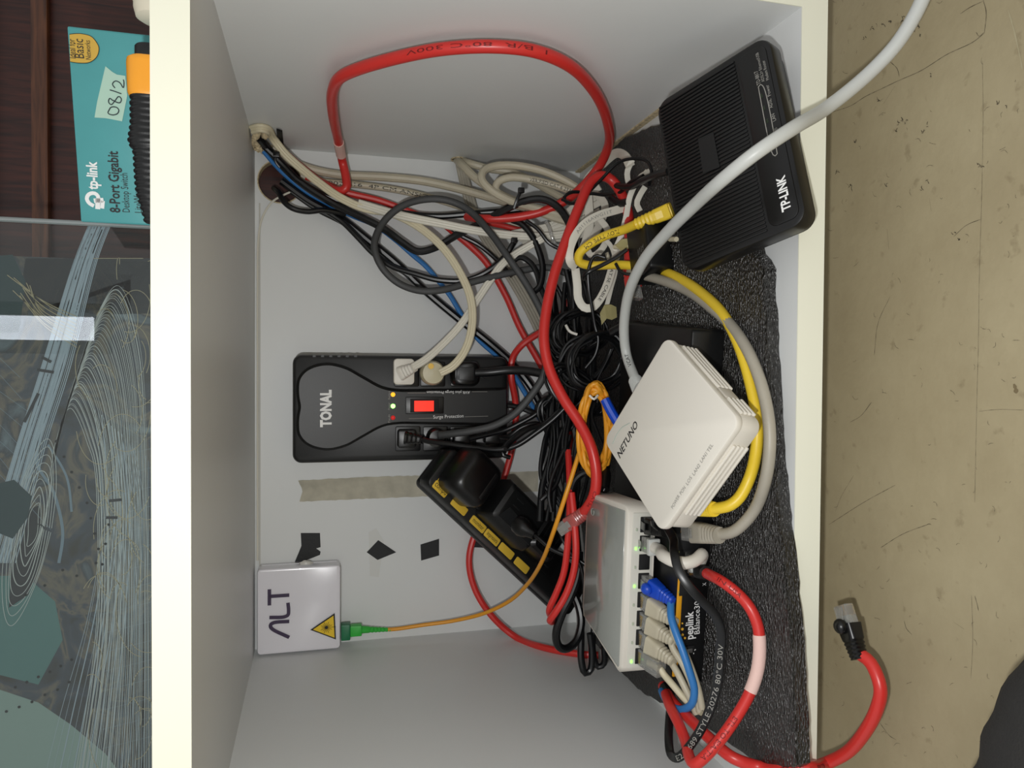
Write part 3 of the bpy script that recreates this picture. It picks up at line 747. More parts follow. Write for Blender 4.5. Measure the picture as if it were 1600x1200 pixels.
# adapter 2: bigger wedge with a grey face
p = onpl(PM, 806, 815, zt+.026)
ad2 = strip_thing('power_adapter', 'wedge-shaped charcoal power adapter in the middle of the power strip', 'power adapter', p.x, p.y+.007, zt)
g = G(); R_ = []
for z, sx, sy in ((.0012, .062, .046), (.020, .064, .047), (.028, .058, .040), (.031, .050, .032)):
    R_.append([(x, y, z) for x, y in rr(sx, sy, .004, 3)])
rings(g, R_); g.build('housing', m_plastb, ad2, ang=30)
prism([(-.024, -.017), (.026, -.017), (.020, -.004), (-.018, -.002)], .0305, .0316, bev=.0004).build('grey_face', m_plastg, ad2)
for s_ in (-1, 1): slab(.010, .0012, .0006, .0004, .0002, (-.012, .006+.004*s_, .0314)).build('embossed_mark', m_plastg, ad2)
# adapter 3: block with strain relief
p = onpl(PM, 852, 838, zt+.022)
ad3 = strip_thing('power_adapter', 'square black power adapter near the lower end of the power strip', 'power adapter', p.x, p.y, zt)
g = G(); R_ = []
for z, sx, sy in ((.0012, .036, .044), (.022, .038, .046), (.030, .034, .042), (.033, .028, .036)):
    R_.append([(x, y, z) for x, y in rr(sx, sy, .005, 3)])
rings(g, R_); g.build('housing', m_plastb2, ad3, ang=30)
for k in range(4): slab(.0012, .030, .0008, .0004, .0002, (-.009+k*.006, 0, .033)).build('rib', m_plastb, ad3)

# ================================================================ fibre terminal box
YB = .393
ca = [P(u, v, YB) for u, v in ((401, 893), (533, 881), (531, 1013), (402, 1026))]
bx0 = (ca[2].x+ca[3].x)/2; bx1 = (ca[0].x+ca[1].x)/2; bz0 = (ca[1].z+ca[2].z)/2; bz1 = min((ca[0].z+ca[3].z)/2, H-.0006)
bx0 = max(bx0, .0006); bo = V(((bx0+bx1)/2, D, bz0))
fb = empty('fibre_box', bo, 'small white fibre terminal box with a laser warning triangle in the upper back corner', 'terminal box')
m_fb = mat('glossy_white_plastic', (232, 230, 236), .2, coat=.3)
slab(bx1-bx0, bz1-bz0, D-YB-.001, .004, .0022).build('housing', m_fb, fb, mtx=mat4(RB, (0, (YB-D)/2-.0, (bz1-bz0)/2)))
slab(bx1-bx0+.001, bz1-bz0-.004, .0016, .003, .0006).build('seam_ridge', m_fb, fb, mtx=mat4(RB, (0, -.010, (bz1-bz0)/2)))
def lb_(u, v, dy=.0008): return P(u, v, YB) - bo - V((0, dy, 0))
m_pur = mat('dark_purple_ink', (58, 44, 72), .5)
def stroke(parent, pts, w, m, dy=.0006, name='lettering', k=None):
    path = [lb_(u, v, dy) for u, v in pts]
    path = smooth_path(path, .0015) if k else path
    g = G(); T = tangents(path); vs = []
    for i, (c, t) in enumerate(zip(path, T)):
        s = V((-t.z, 0, t.x)).normalized()*w/2
        if 0 < i < len(path)-1:
            t1 = (path[i]-path[i-1]).normalized(); cs = max(.5, t.dot(t1)); s = s/cs
        vs += [c+s, c-s, c+s+V((0, .0004, 0)), c-s+V((0, .0004, 0))]
    n = len(path); fs = []
    for i in range(n-1):
        a = 4*i; b = a+4; fs += [[a, a+1, b+1, b], [a+2, b+2, b+3, a+3], [a, b, b+2, a+2], [a+1, a+3, b+3, b+1]]
    g.add(vs, fs); return g.build(name, m, parent, smooth=False)
stroke(fb, [(452, 996), (427, 984), (423, 980), (423, 976), (428, 973), (452, 971)], .0036, m_pur, k=1)
stroke(fb, [(421, 965), (444, 964), (450, 961), (451, 954), (450, 942)], .0036, m_pur, k=1)
stroke(fb, [(421, 946), (421, 921)], .0036, m_pur); stroke(fb, [(421, 932), (452, 930)], .0036, m_pur)
tri = [lb_(u, v, .0006) for u, v in ((485, 984), (523, 958), (525, 999))]
g = prism([(p.x, p.z) for p in tri], 0, .0004); g.build('warning_border', m_ink, fb, mtx=mat4(RB, (0, tri[0].y, 0)), smooth=False)
tc_ = (tri[0]+tri[1]+tri[2])/3; t2 = [tc_ + (p-tc_)*.84 for p in tri]
prism([(p.x, p.z) for p in t2], .0004, .0008).build('warning_triangle', mat('warning_yellow', (238, 200, 40), .5), fb, mtx=mat4(RB, (0, tri[0].y, 0)), smooth=False)
g = G(); cc = lb_(510, 980, .0016)
for k in range(16):
    a_ = 2*math.pi*k/16; e_ = V((math.cos(a_), 0, math.sin(a_))); l_ = .0062 if k % 2 else .0050
    if k == 12: l_ = .010
    sweep([cc+e_*.0012, cc+e_*l_], circ(.00022, 5), g=g)
blob(cc, .0017, 3, g, (1, .2, 1)); g.build('laser_symbol', m_ink, fb)
pk = [P(u, v, YB) for u, v in ((472, 884), (489, 880), (493, 874), (480, 876))]
g = G(); blob(P(478, 881, .405)-bo, .003, 9, g, (1.2, .8, 2.4)); g.build('glue_blob', mat('clear_glue', (206, 204, 196), .2), fb)

# ================================================================ tapes on the back wall
def decal(name, pts, label, cat, m, th=.0006, group=None, Y=D, jag=0, off=.0002):
    P_ = [P(u, v, Y) for u, v in pts]; c = sum(P_, V())/len(P_)
    q = []
    rnd = random.Random(len(pts)); n = len(P_)
    for i in range(n):
        a_, b_ = P_[i], P_[(i+1) % n]; k = max(1, int((b_-a_).length/.004)) if jag else 1
        for j in range(k):
            p = a_.lerp(b_, j/k) - c; q.append((p.x + rnd.uniform(-jag, jag), p.z + rnd.uniform(-jag, jag)))
    g = prism(q, off, th); o = g.build(name, m, mtx=RB.to_4x4(), smooth=False); o.location = (c.x, Y, c.z); return tag(o, label, cat, group)
decal('tape_strip', [(466, 751), (560, 746), (660, 743), (760, 739), (841, 736), (840, 768), (760, 771), (660, 776), (560, 780), (468, 784), (473, 768)], 'long strip of aged beige paper tape stuck to the back wall', 'tape', m_tape, jag=.0004)
decal('tape_patch', [(470, 833), (500, 833), (501, 855), (494, 857), (501, 862), (500, 867), (485, 873), (459, 882), (469, 858), (471, 853)], 'torn black tape patch just above the white terminal box', 'tape', m_btape)
decal('tape_patch', [(573, 863), (591, 844), (619, 863), (590, 875)], 'diamond-shaped black tape patch on the back wall', 'tape', m_btape)
decal('tape_patch', [(657, 851), (686, 842), (686, 868), (658, 876)], 'square black tape patch on the back wall beside the diamond patch', 'tape', m_btape)
decal('tape_patch', [(738, 838), (790, 846), (790, 858), (738, 855)], 'black tape patch half hidden behind the power strip', 'tape', m_btape)
decal('clear_tape', [(576, 832), (588, 826), (600, 845), (592, 902), (578, 900)], 'faint translucent tape mark beside the diamond patch', 'tape', mat('faint_tape', (216, 217, 214), .3), th=.0004)

# ================================================================ carton on top of the cabinet
ZT = H + TP
ta, tb = P(108, 41, .115), P(125, 347, .142)
zt_ = (ta.z + tb.z)/2
ex = V((ta.x-tb.x, ta.y-tb.y, 0)); bw = ex.length; ex.normalize(); ey = V((-ex.y, ex.x, 0))
bh = zt_ - ZT; bd = .05
bc = V(((ta.x+tb.x)/2, (ta.y+tb.y)/2, ZT)) + ey*bd/2
crt, CM = posed('carton', 'turquoise cardboard switch box standing on top of the cabinet', 'box', bc, ((ex.x, ey.x, 0), (ex.y, ey.y, 0), (0, 0, 1)))
m_turq = mat('turquoise_card', (76, 156, 158), .45, var=.04, vscale=40)
slab(bw, bd, bh, .0015, .0008, (0, 0, bh/2+.0003)).build('card_box', m_turq, crt)
yf = -bd/2
def lc(u, v): return onpy(CM, u, v, yf)
def lt(s, a, b, h, m, **k): return text(crt, s, lc(*a), lc(*b), h, (0, -1, 0), m, **k)
lt('tp-link', (153, 297), (151, 253), .0066, m_inkw, bold=.03, cap=.72)
lt('8-Port Gigabit', (188, 333), (184, 237), .0066, m_ink, bold=.02, cap=.72)
lt('Desktop Switch', (203, 332), (199, 271), .0048, m_ink, cap=.72)
lt('LiteWave', (222, 333), (219, 292), .0048, m_ink, cap=.72)
# logo mark
def cstroke(pts, w, m, name='logo_mark', close=False):
    path = smooth_path([lc(u, v) - V((0, .0004, 0)) for u, v in pts], .0012) if len(pts) > 2 else [lc(u, v) - V((0, .0004, 0)) for u, v in pts]
    g = G(); T = tangents(path); vs = []
    for c, t in zip(path, T):
        s = V((-t.z, 0, t.x)).normalized()*w/2; vs += [c+s, c-s, c+s+V((0, .0003, 0)), c-s+V((0, .0003, 0))]
    n = len(path); g.add(vs, [f for i in range(n-1) for f in ([4*i, 4*i+1, 4*i+5, 4*i+4], [4*i+2, 4*i+6, 4*i+7, 4*i+3], [4*i, 4*i+4, 4*i+6, 4*i+2], [4*i+1, 4*i+3, 4*i+7, 4*i+5])] + [[0, 2, 3, 1], [4*n-4, 4*n-3, 4*n-1, 4*n-2]])
    return g.build(name, m, crt, smooth=False)
cstroke([(147, 322), (140, 318), (136, 311), (139, 304), (147, 302), (153, 306), (154, 313), (153, 318)], .0024, m_inkw)
cstroke([(153, 327), (153, 311)], .0030, m_inkw); cstroke([(147, 314), (162, 313)], .0030, m_inkw); cstroke([(160, 326), (161, 314)], .0024, m_inkw)
# yellow tag
q = [lc(u, v) for u, v in spl([(109, 54), (125, 53), (142, 57), (152, 68), (155, 78), (151, 90), (140, 98), (125, 99), (110, 97)], 4)]
prism([(p.x, p.z) for p in q], 0, .0004).build('yellow_tag', mat('tag_yellow', (206, 166, 60), .5), crt, mtx=mat4(RB, (0, yf, 0)), smooth=False)
g = G(); sweep([p - V((0, .0004, 0)) for p in q], circ(.0002, 5), g=g); g.build('tag_outline', m_ink, crt)
def lt2(s, a, b, h): return text(crt, s, lc(*a)-V((0, .0004, 0)), lc(*b)-V((0, .0004, 0)), h, (0, -1, 0), m_ink)
lt2('Ideal for', (119, 92), (117, 62), .0040); lt2('Basic', (132, 92), (130, 62), .0056); lt2('Networks', (143, 94), (141, 64), .0032)
q = [lc(u, v) for u, v in ((165, 104), (176, 113), (183, 117), (196, 119), (199, 150), (191, 190), (176, 187), (165, 185), (148, 184), (152, 160))]
prism([(p.x, p.z) for p in q], 0, .0004).build('paper_tape', mat('pale_green_tape', (176, 208, 190), .8), crt, mtx=mat4(RB, (0, yf, 0)), smooth=False)
m_pen = mat('pen_ink', (26, 40, 48), .6)
def pen(pts):
    g = G(); sweep(smooth_path([lc(u, v)-V((0, .0006, 0)) for u, v in pts], .0008), circ(.00035, 6), g=g); g.build('handwriting', m_pen, crt)
pen([(171, 172), (169, 177), (175, 180), (184, 178), (186, 172), (182, 168), (174, 168), (171, 172)])
pen([(177, 158), (172, 154), (170, 160), (174, 164), (180, 158), (186, 151), (190, 155), (188, 161), (182, 160), (177, 157)])
pen([(190, 147), (176, 142), (172, 141)])
pen([(180, 138), (176, 132), (181, 127), (188, 130), (193, 138), (194, 128), (193, 125)])

# ================================================================ knife with ribbed handle on top of the cabinet
YK = .045
kz = ZT
hp = [(75, 225, 7), (91, 226, 7)]
kt = P(215, 210, YK)
knife = empty('utility_knife', (kt.x, YK, ZT), 'black ribbed cutter handle with an orange collar lying on top of the cabinet front', 'cutter')
def kloft(secs, name, m, ang=35, par=None):
    """secs: (v, u_top) in the picture; bottom rests on the cabinet top"""
    R_ = []
    for v, ut in secs:
        p = P(ut, v, YK); h = max(p.z - ZT, .004); R_.append([(p.x - kt.x, y*1.0, z + h/2) for y, z in rr(h*.85, h, h*.38, 5)])
    g = G(); rings(g, R_); return g.build(name, m, par or knife, ang=ang)
kloft([(72, 213), (74, 211), (90, 211), (93, 212)], 'blade_slider', m_plastb)
kloft([(91, 203), (93, 199), (100, 198), (130, 199), (146, 200), (151, 202), (153, 205)], 'orange_collar', mat('orange_plastic', (240, 160, 40), .4, var=.06))
secs = []
for i in range(0, 83):
    v = 152 + i*2.4; base = spl([(152, 203), (170, 203), (195, 203), (222, 200), (238, 207), (265, 209), (300, 212), (325, 219), (350, 226), (353, 231)], 20)
    ub = min(base, key=lambda q: abs(q[0]-v))[1]
    secs.append((v, ub + (2.6 if (i//2) % 2 else 0)))
kloft(secs, 'ribbed_handle', m_plastb, ang=25)

# cream rounded roll at the top corner of the picture
rp_ = P(222, -8, .09)
rl = empty('paper_roll', (rp_.x, .09, ZT), 'cream rounded roll on top of the cabinet beside the carton', 'roll')
m_cr = mat('cream_card', (222, 214, 192), .6)
lathe([(0, .0001), (0, .009), (.002, .0122), (.007, .0135), (.05, .0135), (.056, .0122), (.058, .009), (.058, .0001)], 28).build('outer_layer', m_cr, rl, mtx=mat4(Matrix(((1,0,0),(0,1,0),(0,0,1))), (-.016, 0, .0137)))
lathe([(0, .0125), (0, .0140), (.004, .0140), (.004, .0125)], 28).build('end_band', mat('cream_band', (206, 198, 174), .6), rl, mtx=Matrix.Translation(V((-.004, 0, .0139))))

# ================================================================ glazed print standing on the cabinet
YA = .20
pl_ = P(0, 342, YA).x; bt = ZT + .0005; tp_ = P(-70, 600, YA).z; lf_ = P(100, 1290, YA).x
art = empty('glazed_print', ((pl_+lf_)/2, YA, ZT), 'glass panel printed with sweeping pale lines standing on top of the cabinet', 'artwork')
ao = V(((pl_+lf_)/2, YA, ZT))
def ap(u, v, dy=0.0): return P(u, v, YA+dy) - ao
def glass_material():
    m = bpy.data.materials.new('clear_glass'); m.use_nodes = True; nt = m.node_tree; L = nt.links
    nt.nodes.remove(nt.nodes['Principled BSDF']); out = nt.nodes['Material Output']
    t = nt.nodes.new('ShaderNodeBsdfTransparent'); t.inputs[0].default_value = (.93, .96, .95, 1)
    gl = nt.nodes.new('ShaderNodeBsdfGlossy'); gl.inputs['Roughness'].default_value = .01
    fr = nt.nodes.new('ShaderNodeFresnel'); fr.inputs['IOR'].default_value = 1.52
    mx = nt.nodes.new('ShaderNodeMixShader'); L.new(fr.outputs[0], mx.inputs[0]); L.new(t.outputs[0], mx.inputs[1]); L.new(gl.outputs[0], mx.inputs[2]); L.new(mx.outputs[0], out.inputs[0]); return m
box(pl_-lf_, .003, tp_-bt, (0, .0015, (tp_-bt)/2+.0005)).build('glass_pane', glass_material(), art, smooth=False)
sweep([V((pl_-ao.x, .0015, 0)), V((pl_-ao.x, .0015, tp_-bt))], rr(.003, .0034, .0008, 2)).build('polished_edge', mat('glass_edge', (150, 156, 156), .15), art)
def print_material():
    m = bpy.data.materials.new('mottled_print'); m.use_nodes = True; nt = m.node_tree; L = nt.links; b = nt.nodes['Principled BSDF']; b.inputs['Roughness'].default_value = .5
    tc = nt.nodes.new('ShaderNodeTexCoord')
    n = nt.nodes.new('ShaderNodeTexNoise'); n.inputs['Scale'].default_value = 22; n.inputs['Detail'].default_value = 12; n.inputs['Distortion'].default_value = 1.6
    r = nt.nodes.new('ShaderNodeValToRGB'); e = r.color_ramp.elements; e[0].position = .3; e[0].color = (*lin((60, 58, 54)), 1); e[1].position = .72; e[1].color = (*lin((116, 130, 138)), 1)
    k = e.new(.46); k.color = (*lin((70, 76, 86)), 1); k = e.new(.53); k.color = (*lin((112, 104, 92)), 1); k = e.new(.58); k.color = (*lin((66, 70, 76)), 1)
    L.new(tc.outputs['Object'], n.inputs['Vector']); L.new(n.outputs['Fac'], r.inputs['Fac']); L.new(r.outputs['Color'], b.inputs['Base Color']); return m
bk = ap(0, 398).x; lx_ = lf_-ao.x
box(bk-lx_, .003, tp_-bt, ((bk+lx_)/2, .0072, (tp_-bt)/2+.0005)).build('backing_board', print_material(), art, smooth=False)
def ribbons(name, lines, m, dy, w):
    g = G()
    for ln, wd in lines:
        q = spl(ln, 8) if len(ln) > 2 else ln
        path = [ap(u, v, dy) for u, v in q]; T = tangents(path); vs = []
        for c, t in zip(path, T):
            s = V((-t.z, 0, t.x)).normalized()*wd*w/2; vs += [c+s, c-s]
        g.add(vs, [[2*i, 2*i+1, 2*i+3, 2*i+2] for i in range(len(path)-1)])
    o = g.build(name, m, art, smooth=False); o['kind'] = 'stuff'; return o
PXA = .62/1158
rnd = random.Random(11)
m_pale = mat('pale_blue_print', (158, 172, 184), .5); m_pale2 = mat('light_print', (184, 188, 186), .5); m_tan = mat('tan_print', (176, 164, 132), .5); m_slate = mat('slate_print', (120, 138, 152), .5)
ln = []
for k in range(16):
    o_ = k*3.0; ln.append(([(140+o_*.75, 349), (112+o_*.8, 420), (66+o_, 570), (28+o_, 690), (-2+o_*1.1, 790), (-30+o_*1.2, 880)], rnd.choice((.8, 1.2, 3.2))))
ribbons('band_lines', ln, m_pale, .0052, PXA)
ln = []
for k in range(40):
    t = (k + rnd.uniform(-.3, .3))/39; s = 1-t
    A = [(236*s+118*t, 1210), (234*s+150*t, 980), (230*s+150*t, 760), (221*s+135*t, 560*s+690*t), (190*s+112*t, 452*s+640*t), (158*s+96*t, 480*s+662*t), (118*s+80*t, 590*s+730*t), (84*s+72*t, 700*s+800*t)]
    ln.append((A, rnd.choice((.5, .6, .8, 1.2))))
ribbons('arch_lines', ln, m_pale2, .0050, PXA)
ln = []
for k in range(15):
    t = k/14; ln.append(([(150+t*60+rnd.uniform(-2, 2), 640+t*60), (160+t*66, 800), (140+t*84+rnd.uniform(-3, 3), 950), (96+t*130, 1110), (70+t*150, 1215)], rnd.choice((.5, .7, 1.4))))
ribbons('sweep_lines', ln, m_pale, .0051, PXA)
ln = []
for k in range(9):
    rv = 34+k*14; ru = 8+k*3.2; c_ = (52-k*.8, 820+k*1.5)
    ln.append(([(c_[0]+ru*math.cos(a)*.95-.22*rv*math.sin(a)*.9+math.sin(3*a+k)*2, c_[1]+rv*math.sin(a)) for a in [q*.39 for q in range(17)]], rnd.choice((.8, 1.2))))
ribbons('ring_lines', ln, m_pale2, .0049, PXA)
ln = [([(58, 700), (60, 730), (84, 770), (98, 830), (92, 880)], 4), ([(75, 695), (104, 745), (112, 800)], 3)]
ribbons('ring_bands', ln, m_slate, .0053, PXA)
ln = []
for k in range(60):
    u = rnd.uniform(140, 240); v = rnd.uniform(400, 1180); r_ = rnd.uniform(25, 75); a0 = rnd.uniform(0, 6)
    ln.append(([(min(u+r_*.6*math.cos(a0+q*.3), 246), max(404, v+r_*math.sin(a0+q*.3))) for q in range(8)], .8))
for k in range(9): ln.append(([(rnd.uniform(10, 60), 430+k*4), (70+rnd.uniform(-5, 5), 470+k*5), (120, 495+k*6)], 1.0))
ribbons('thin_arcs', ln, m_tan, .0047, PXA)
ln = []
for k in range(12): ln.append(([(190+k*4.2, 640+k*8), (186+k*4.4, 1205)], .7))
for k in range(16): ln.append(([(160, 720+k*30), (240, 700+k*30)], .5))
for k in range(8): ln.append(([(0, 560+k*26), (rnd.uniform(20, 90), 590+k*34)], .5))
ribbons('grid_lines', ln, m_slate, .0054, PXA)
def patch(name, pts, m, dy): q = [ap(u, v, dy) for u, v in pts]; g = G(); g.add(q, [list(range(len(q)))]); return g.build(name, m, art, smooth=False)
m_teal = mat('teal_print', (86, 124, 122), .5); m_teald = mat('dark_teal_print', (44, 66, 70), .5); m_ltg = mat('grey_green_print', (138, 158, 152), .5); m_dk = mat('dark_print', (44, 46, 50), .5)
patch('print_patch', [(-60, 1075), (0, 1078), (60, 1098), (110, 1132), (165, 1178), (200, 1225), (-60, 1225)], m_ltg, .0056)
patch('print_patch', [(-60, 900), (40, 900), (86, 940), (98, 1000), (60, 1070), (-60, 1040)], m_teal, .0056)
patch('print_patch', [(0, 755), (22, 750), (50, 776), (44, 808), (20, 842), (-10, 830)], m_teald, .0046)
patch('print_patch', [(30, 800), (62, 790), (70, 860), (44, 930), (14, 950), (18, 880)], m_dk, .0055)
patch('print_patch', [(0, 400), (20, 398), (40, 440), (30, 520), (-40, 520), (-40, 400)], m_teald, .0056)
patch('print_patch', [(190, 1000), (240, 960), (240, 1215), (205, 1215)], m_dk, .0057)
patch('print_patch', [(40, 404), (236, 404), (236, 490), (150, 492), (30, 470)], m_dk, .0057)
g = G()
dots = [(100+i*9-abs(i-4)*3, 690+i*24) for i in range(9)] + [(170, 820), (165, 850), (150, 880), (120, 900), (98, 891), (70, 915), (40, 930), (112, 1031), (95, 1041), (78, 1050), (60, 1058), (42, 1066), (24, 1074), (108, 1066), (90, 1078), (70, 1086), (50, 1097), (30, 1105), (10, 1112)]
for (u, v) in dots:
    c = ap(u, v, .0045); g.add([c + V((.0011*math.cos(a), 0, .0011*math.sin(a))) for a in [k*.785 for k in range(8)]], [list(range(8))])
g.build('printed_dots', m_ink, art, smooth=False)['kind'] = 'stuff'
for (a, b) in (((65, 558), (80, 566)), ((58, 578), (84, 582)), ((38, 660), (60, 615)), ((170, 783), (190, 781)), ((166, 809), (184, 809))): ribbons('print_bar', [([a, b], 4.0)], m_dk, .0044, PXA)

# ================================================================ knee of the photographer
kn = [PZ(1830, 950, FLOORZ+.03), PZ(1742, 1140, FLOORZ+.035), PZ(1710, 1220, FLOORZ+.04), PZ(1660, 1310, FLOORZ+.04), PZ(1540, 1470, FLOORZ+.036)]
path = smooth_path(kn, .006); g = G(); R_ = []; T = tangents(path); N = len(path)
for i, (c, t) in enumerate(zip(path, T)):
    f = i/(N-1); rad = .034 + .010*math.sin(math.pi*min(1, f*1.1)) ; up = (V((0, 0, 1)) - t*t.z).normalized(); sd = t.cross(up); ring = []
    for k in range(24):
        a = 2*math.pi*k/24; w = rad*(1 + .03*math.sin(3*a + f*17) + .02*math.sin(f*43 + a*2)); ring.append(c + sd*w*math.cos(a) + up*w*.85*math.sin(a))
    R_.append([V((p.x, p.y, max(p.z, FLOORZ+.0005))) for p in ring])
rings(g, R_); knee = g.build('person', mat('dark_grey_trousers', (38, 37, 36), .95, var=.12, vscale=60, bump=.5, bscale=700), off=kn[2], ang=80); knee.location = kn[2]
tag(knee, 'knee in dark grey trousers kneeling on the floor at the picture corner', 'person')
# ================================================================ cables
def tipdir(tip, to): a = P(*tip); b = P(*to); return a, (b-a).normalized()
def endp(tip, back, l=.034): return tip + back*l
CAMDIR = lambda p: (CAMP - p).normalized()
GR = 'red network cables'
# --- red loop against the side wall
pts = [(440,236,.40),(468,260,.397),(503,287,.39),(528,299,.382),(541,294,.378),(541,280,.38),(535,252,.38),(529,222,.531,'X'),(520,175,.531,'X'),(520,143,.531,'X'),(531,122,.531,'X'),(560,108,.531,'X'),(640,86,.531,'X'),(700,76,.531,'X'),(770,73,.531,'X'),(830,79,.531,'X'),(885,100,.531,'X'),(928,142,.531,'X'),(949,190,.528,'X'),(950,230,.525,'X'),(935,262,.29),(910,292,.30),(880,316,.32),(840,333,.33),(795,341,.34),(752,342,.352),(730,339,.375)]
ro, pa_, r_, c_ = rooted_cable('network_cable', 'red cable looping up against the side wall with a pink tape collar', pts, 15.5, m_red, group=GR)
sleeve(ro, pa_, r_, .135, .170, m_label, c_)
print_on(ro, pa_, r_, 'I  B/R  80°C 300V', .545, .435, .0030, m_inkdr, c_, aim=-.3)
# --- red cable with two clear plugs, hanging in front of everything
t1, b1 = tipdir((994,468,.205), (984,420,.215)); t2, b2 = tipdir((874,829,.225), (917,799,.205))
pts = [endp(t1, b1, .033), (983,360,.225),(981,332,.235),(971,303,.245),(955,281,.25),(940,275,.25),(924,284,.25),(906,320,.245),(886,372,.24),(866,430,.235),(853,490,.23),(850,532,.225),(858,575,.22),(880,622,.21),(906,662,.20),(925,703,.19),(932,745,.187),(928,775,.19), endp(t2, b2, .030)]
ro, pa_, r_, c_ = rooted_cable('network_cable', 'long red cable hanging before the tangle with a clear plug at its end', pts, 16.5, m_red, group=GR)
rj45(ro, t1, b1, V((1, -.3, 0)), m_red, c_, rcab=r_)
rj45(ro, t2, b2, CAMDIR(t2), m_clearr, c_, rcab=r_)
print_on(ro, pa_, r_, 'CAT5e', .93, .965, .0028, m_inkdr, c_)
# --- red diagonal at the back
simple_cable('network_cable', 'red cable running diagonally down the back wall above the blue cable', [(478,276,.40),(505,286,.40),(537,300,.398),(593,314,.398),(650,335,.398),(690,349,.398),(713,367,.398),(738,388,.398),(760,411,.398),(790,462,.398),(812,512,.395),(843,567,.39),(867,612,.385),(885,650,.375),(892,690,.36),(905,725,.33)], 10.5, m_red, group=GR)
# --- red with low hanging loop behind the power strip
simple_cable('network_cable', 'red cable dipping behind the power strip to the left side wall', [(896,458,.34),(880,488,.345),(868,504,.36),(845,519,.365),(815,540,.37),(801,560,.378),(799,590,.38),(805,625,.385),(806,655,.388),(797,715,.394),(770,790,.398),(745,828,.398),(733,875,.396),(742,920,.393),(768,962,.388),(805,995,.38),(850,1012,.37),(905,1022,.35),(935,1024,.33)], 10.5, m_red, group=GR)
# --- short red piece
simple_cable('network_cable', 'short red cable end crossing under the wide black cord', [(755,347,.37),(785,353,.37),(815,360,.368),(838,358,.366)], 9, m_red, group=GR)
# --- two reds hanging beside the switch
simple_cable('network_cable', 'red cable hooked beside the lower end of the power strip, outer one', [(888,705,.26),(890,750,.24),(890,800,.225),(887,850,.22),(881,895,.22),(868,930,.222),(859,950,.225),(860,962,.24),(868,968,.26)], 10.5, m_red, group=GR)
simple_cable('network_cable', 'red cable hooked beside the lower end of the power strip, inner one nearest the switch', [(893,770,.22),(898,820,.212),(900,860,.208),(896,895,.208),(884,930,.21),(868,957,.213),(860,968,.218),(862,972,.235)], 11, m_red, group=GR)
# --- red from router with tape, front left
q0 = V((0, 0, 0))
tR, bR = PZ(1082, 872, .025), V((-.25, -.9, .05)).normalized()
tR = P(1080, 884, .092); bR = (P(1112, 900, .045) - tR).normalized()
pts = [endp(tR, bR, .030), (1130,910,.035),(1152,927,.028),(1172,950,.02),(1184,978,.016),(1187,1010,.014),(1184,1045,.014),(1172,1082,.014),(1152,1118,.016),(1126,1155,.018),(1104,1180,.02),(1086,1194,.024),(1078,1185,.032),(1071,1158,.05),(1060,1130,.065),(1047,1104,.085),(1040,1085,.105)]
ro, pa_, r_, c_ = rooted_cable('network_cable', 'red cable curving forward from the black router with a pale tape collar', pts, 17.5, m_red, group=GR)
rj45(ro, tR, bR, V((0, 0, 1)), m_plastb2, c_, rcab=r_)
sleeve(ro, pa_, r_, .285, .435, m_label, c_)
print_on(ro, pa_, r_, 'ETL TO EIA/TIA', .50, .64, .0032, m_inkdr, c_); print_on(ro, pa_, r_, 'IN USA', .10, .17, .0028, m_inkdr, c_)
# --- red cable spilling out to the floor
fz = FZC
tF = PZ(1317, 946, fz+.0075); bF = (PZ(1338, 1004, fz+.006) - tF); bF.z = 0; bF.normalize()
pts = [(1036,1072,.125),(1052,1098,.095),(1078,1124,.07),(1110,1155,.045),(1145,1184,.026),(1190,1199,.010,'Z'),(1235,1201,.0055,'Z'), PZ(1262, 1200, -.002), PZ(1290, 1193, fz+.012), PZ(1322, 1177, fz+.005), PZ(1350, 1146, fz+.0045), PZ(1370, 1108, fz+.0045), PZ(1376, 1078, fz+.0045), PZ(1369, 1052, fz+.0045), PZ(1358, 1033, fz+.005), endp(tF, bF, .030)]
ro, pa_, r_, c_ = rooted_cable('network_cable', 'red cable spilling out of the cabinet with a black-booted plug on the floor', pts, 19, m_red, group=GR)
rj45(ro, tF, bF, V((0, 0, 1)), m_plastb2, c_, rcab=r_, bulge=True, scale=1.05, bootlen=.021)
print_on(ro, pa_, r_, 'CAT5e  PATCH', .47, .60, .0034, m_inkdr, c_, aim=-.2)

# --- beige thick cables
GB = 'thick beige network cables'
o, pa_, r_ = simple_cable('network_cable', 'upper of two beige cables running straight from the corner hole', [(425,232,.40),(455,252,.405),(488,265,.405),(530,273,.405),(600,277,.40),(660,283,.395),(720,296,.385),(780,313,.37),(830,327,.355),(880,342,.34),(915,352,.33)], 13.5, m_beige, group=GB)
ro, pa_, r_, c_ = rooted_cable('network_cable', 'lower of two beige cables running straight from the corner hole, with black printing', [(470,275,.408),(505,284,.408),(560,289,.406),(620,297,.404),(680,311,.398),(740,330,.39),(800,350,.38),(845,362,.37),(880,360,.36)], 11, m_beige, group=GB)
print_on(ro, pa_, r_, '0007 E16  4P CM ANSI/TIA-568-C', .08, .62, .0036, m_ink, c_)
hp_ = (716, 250)
simple_cable('network_cable', 'beige cable slanting down from the oval side hole', [(713,249,W+.002,'X'),(722,258,.385),(745,280,.37),(780,303,.355),(820,321,.34),(860,338,.33),(900,350,.32)], 13.5, m_beige, group=GB)
simple_cable('network_cable', 'beige cable running from the oval side hole along the wall corner', [(719,249,W+.002,'X'),(735,256,.385),(765,264,.38),(800,270,.375),(835,285,.365),(870,305,.35),(905,322,.335)], 12, m_beige, group=GB)
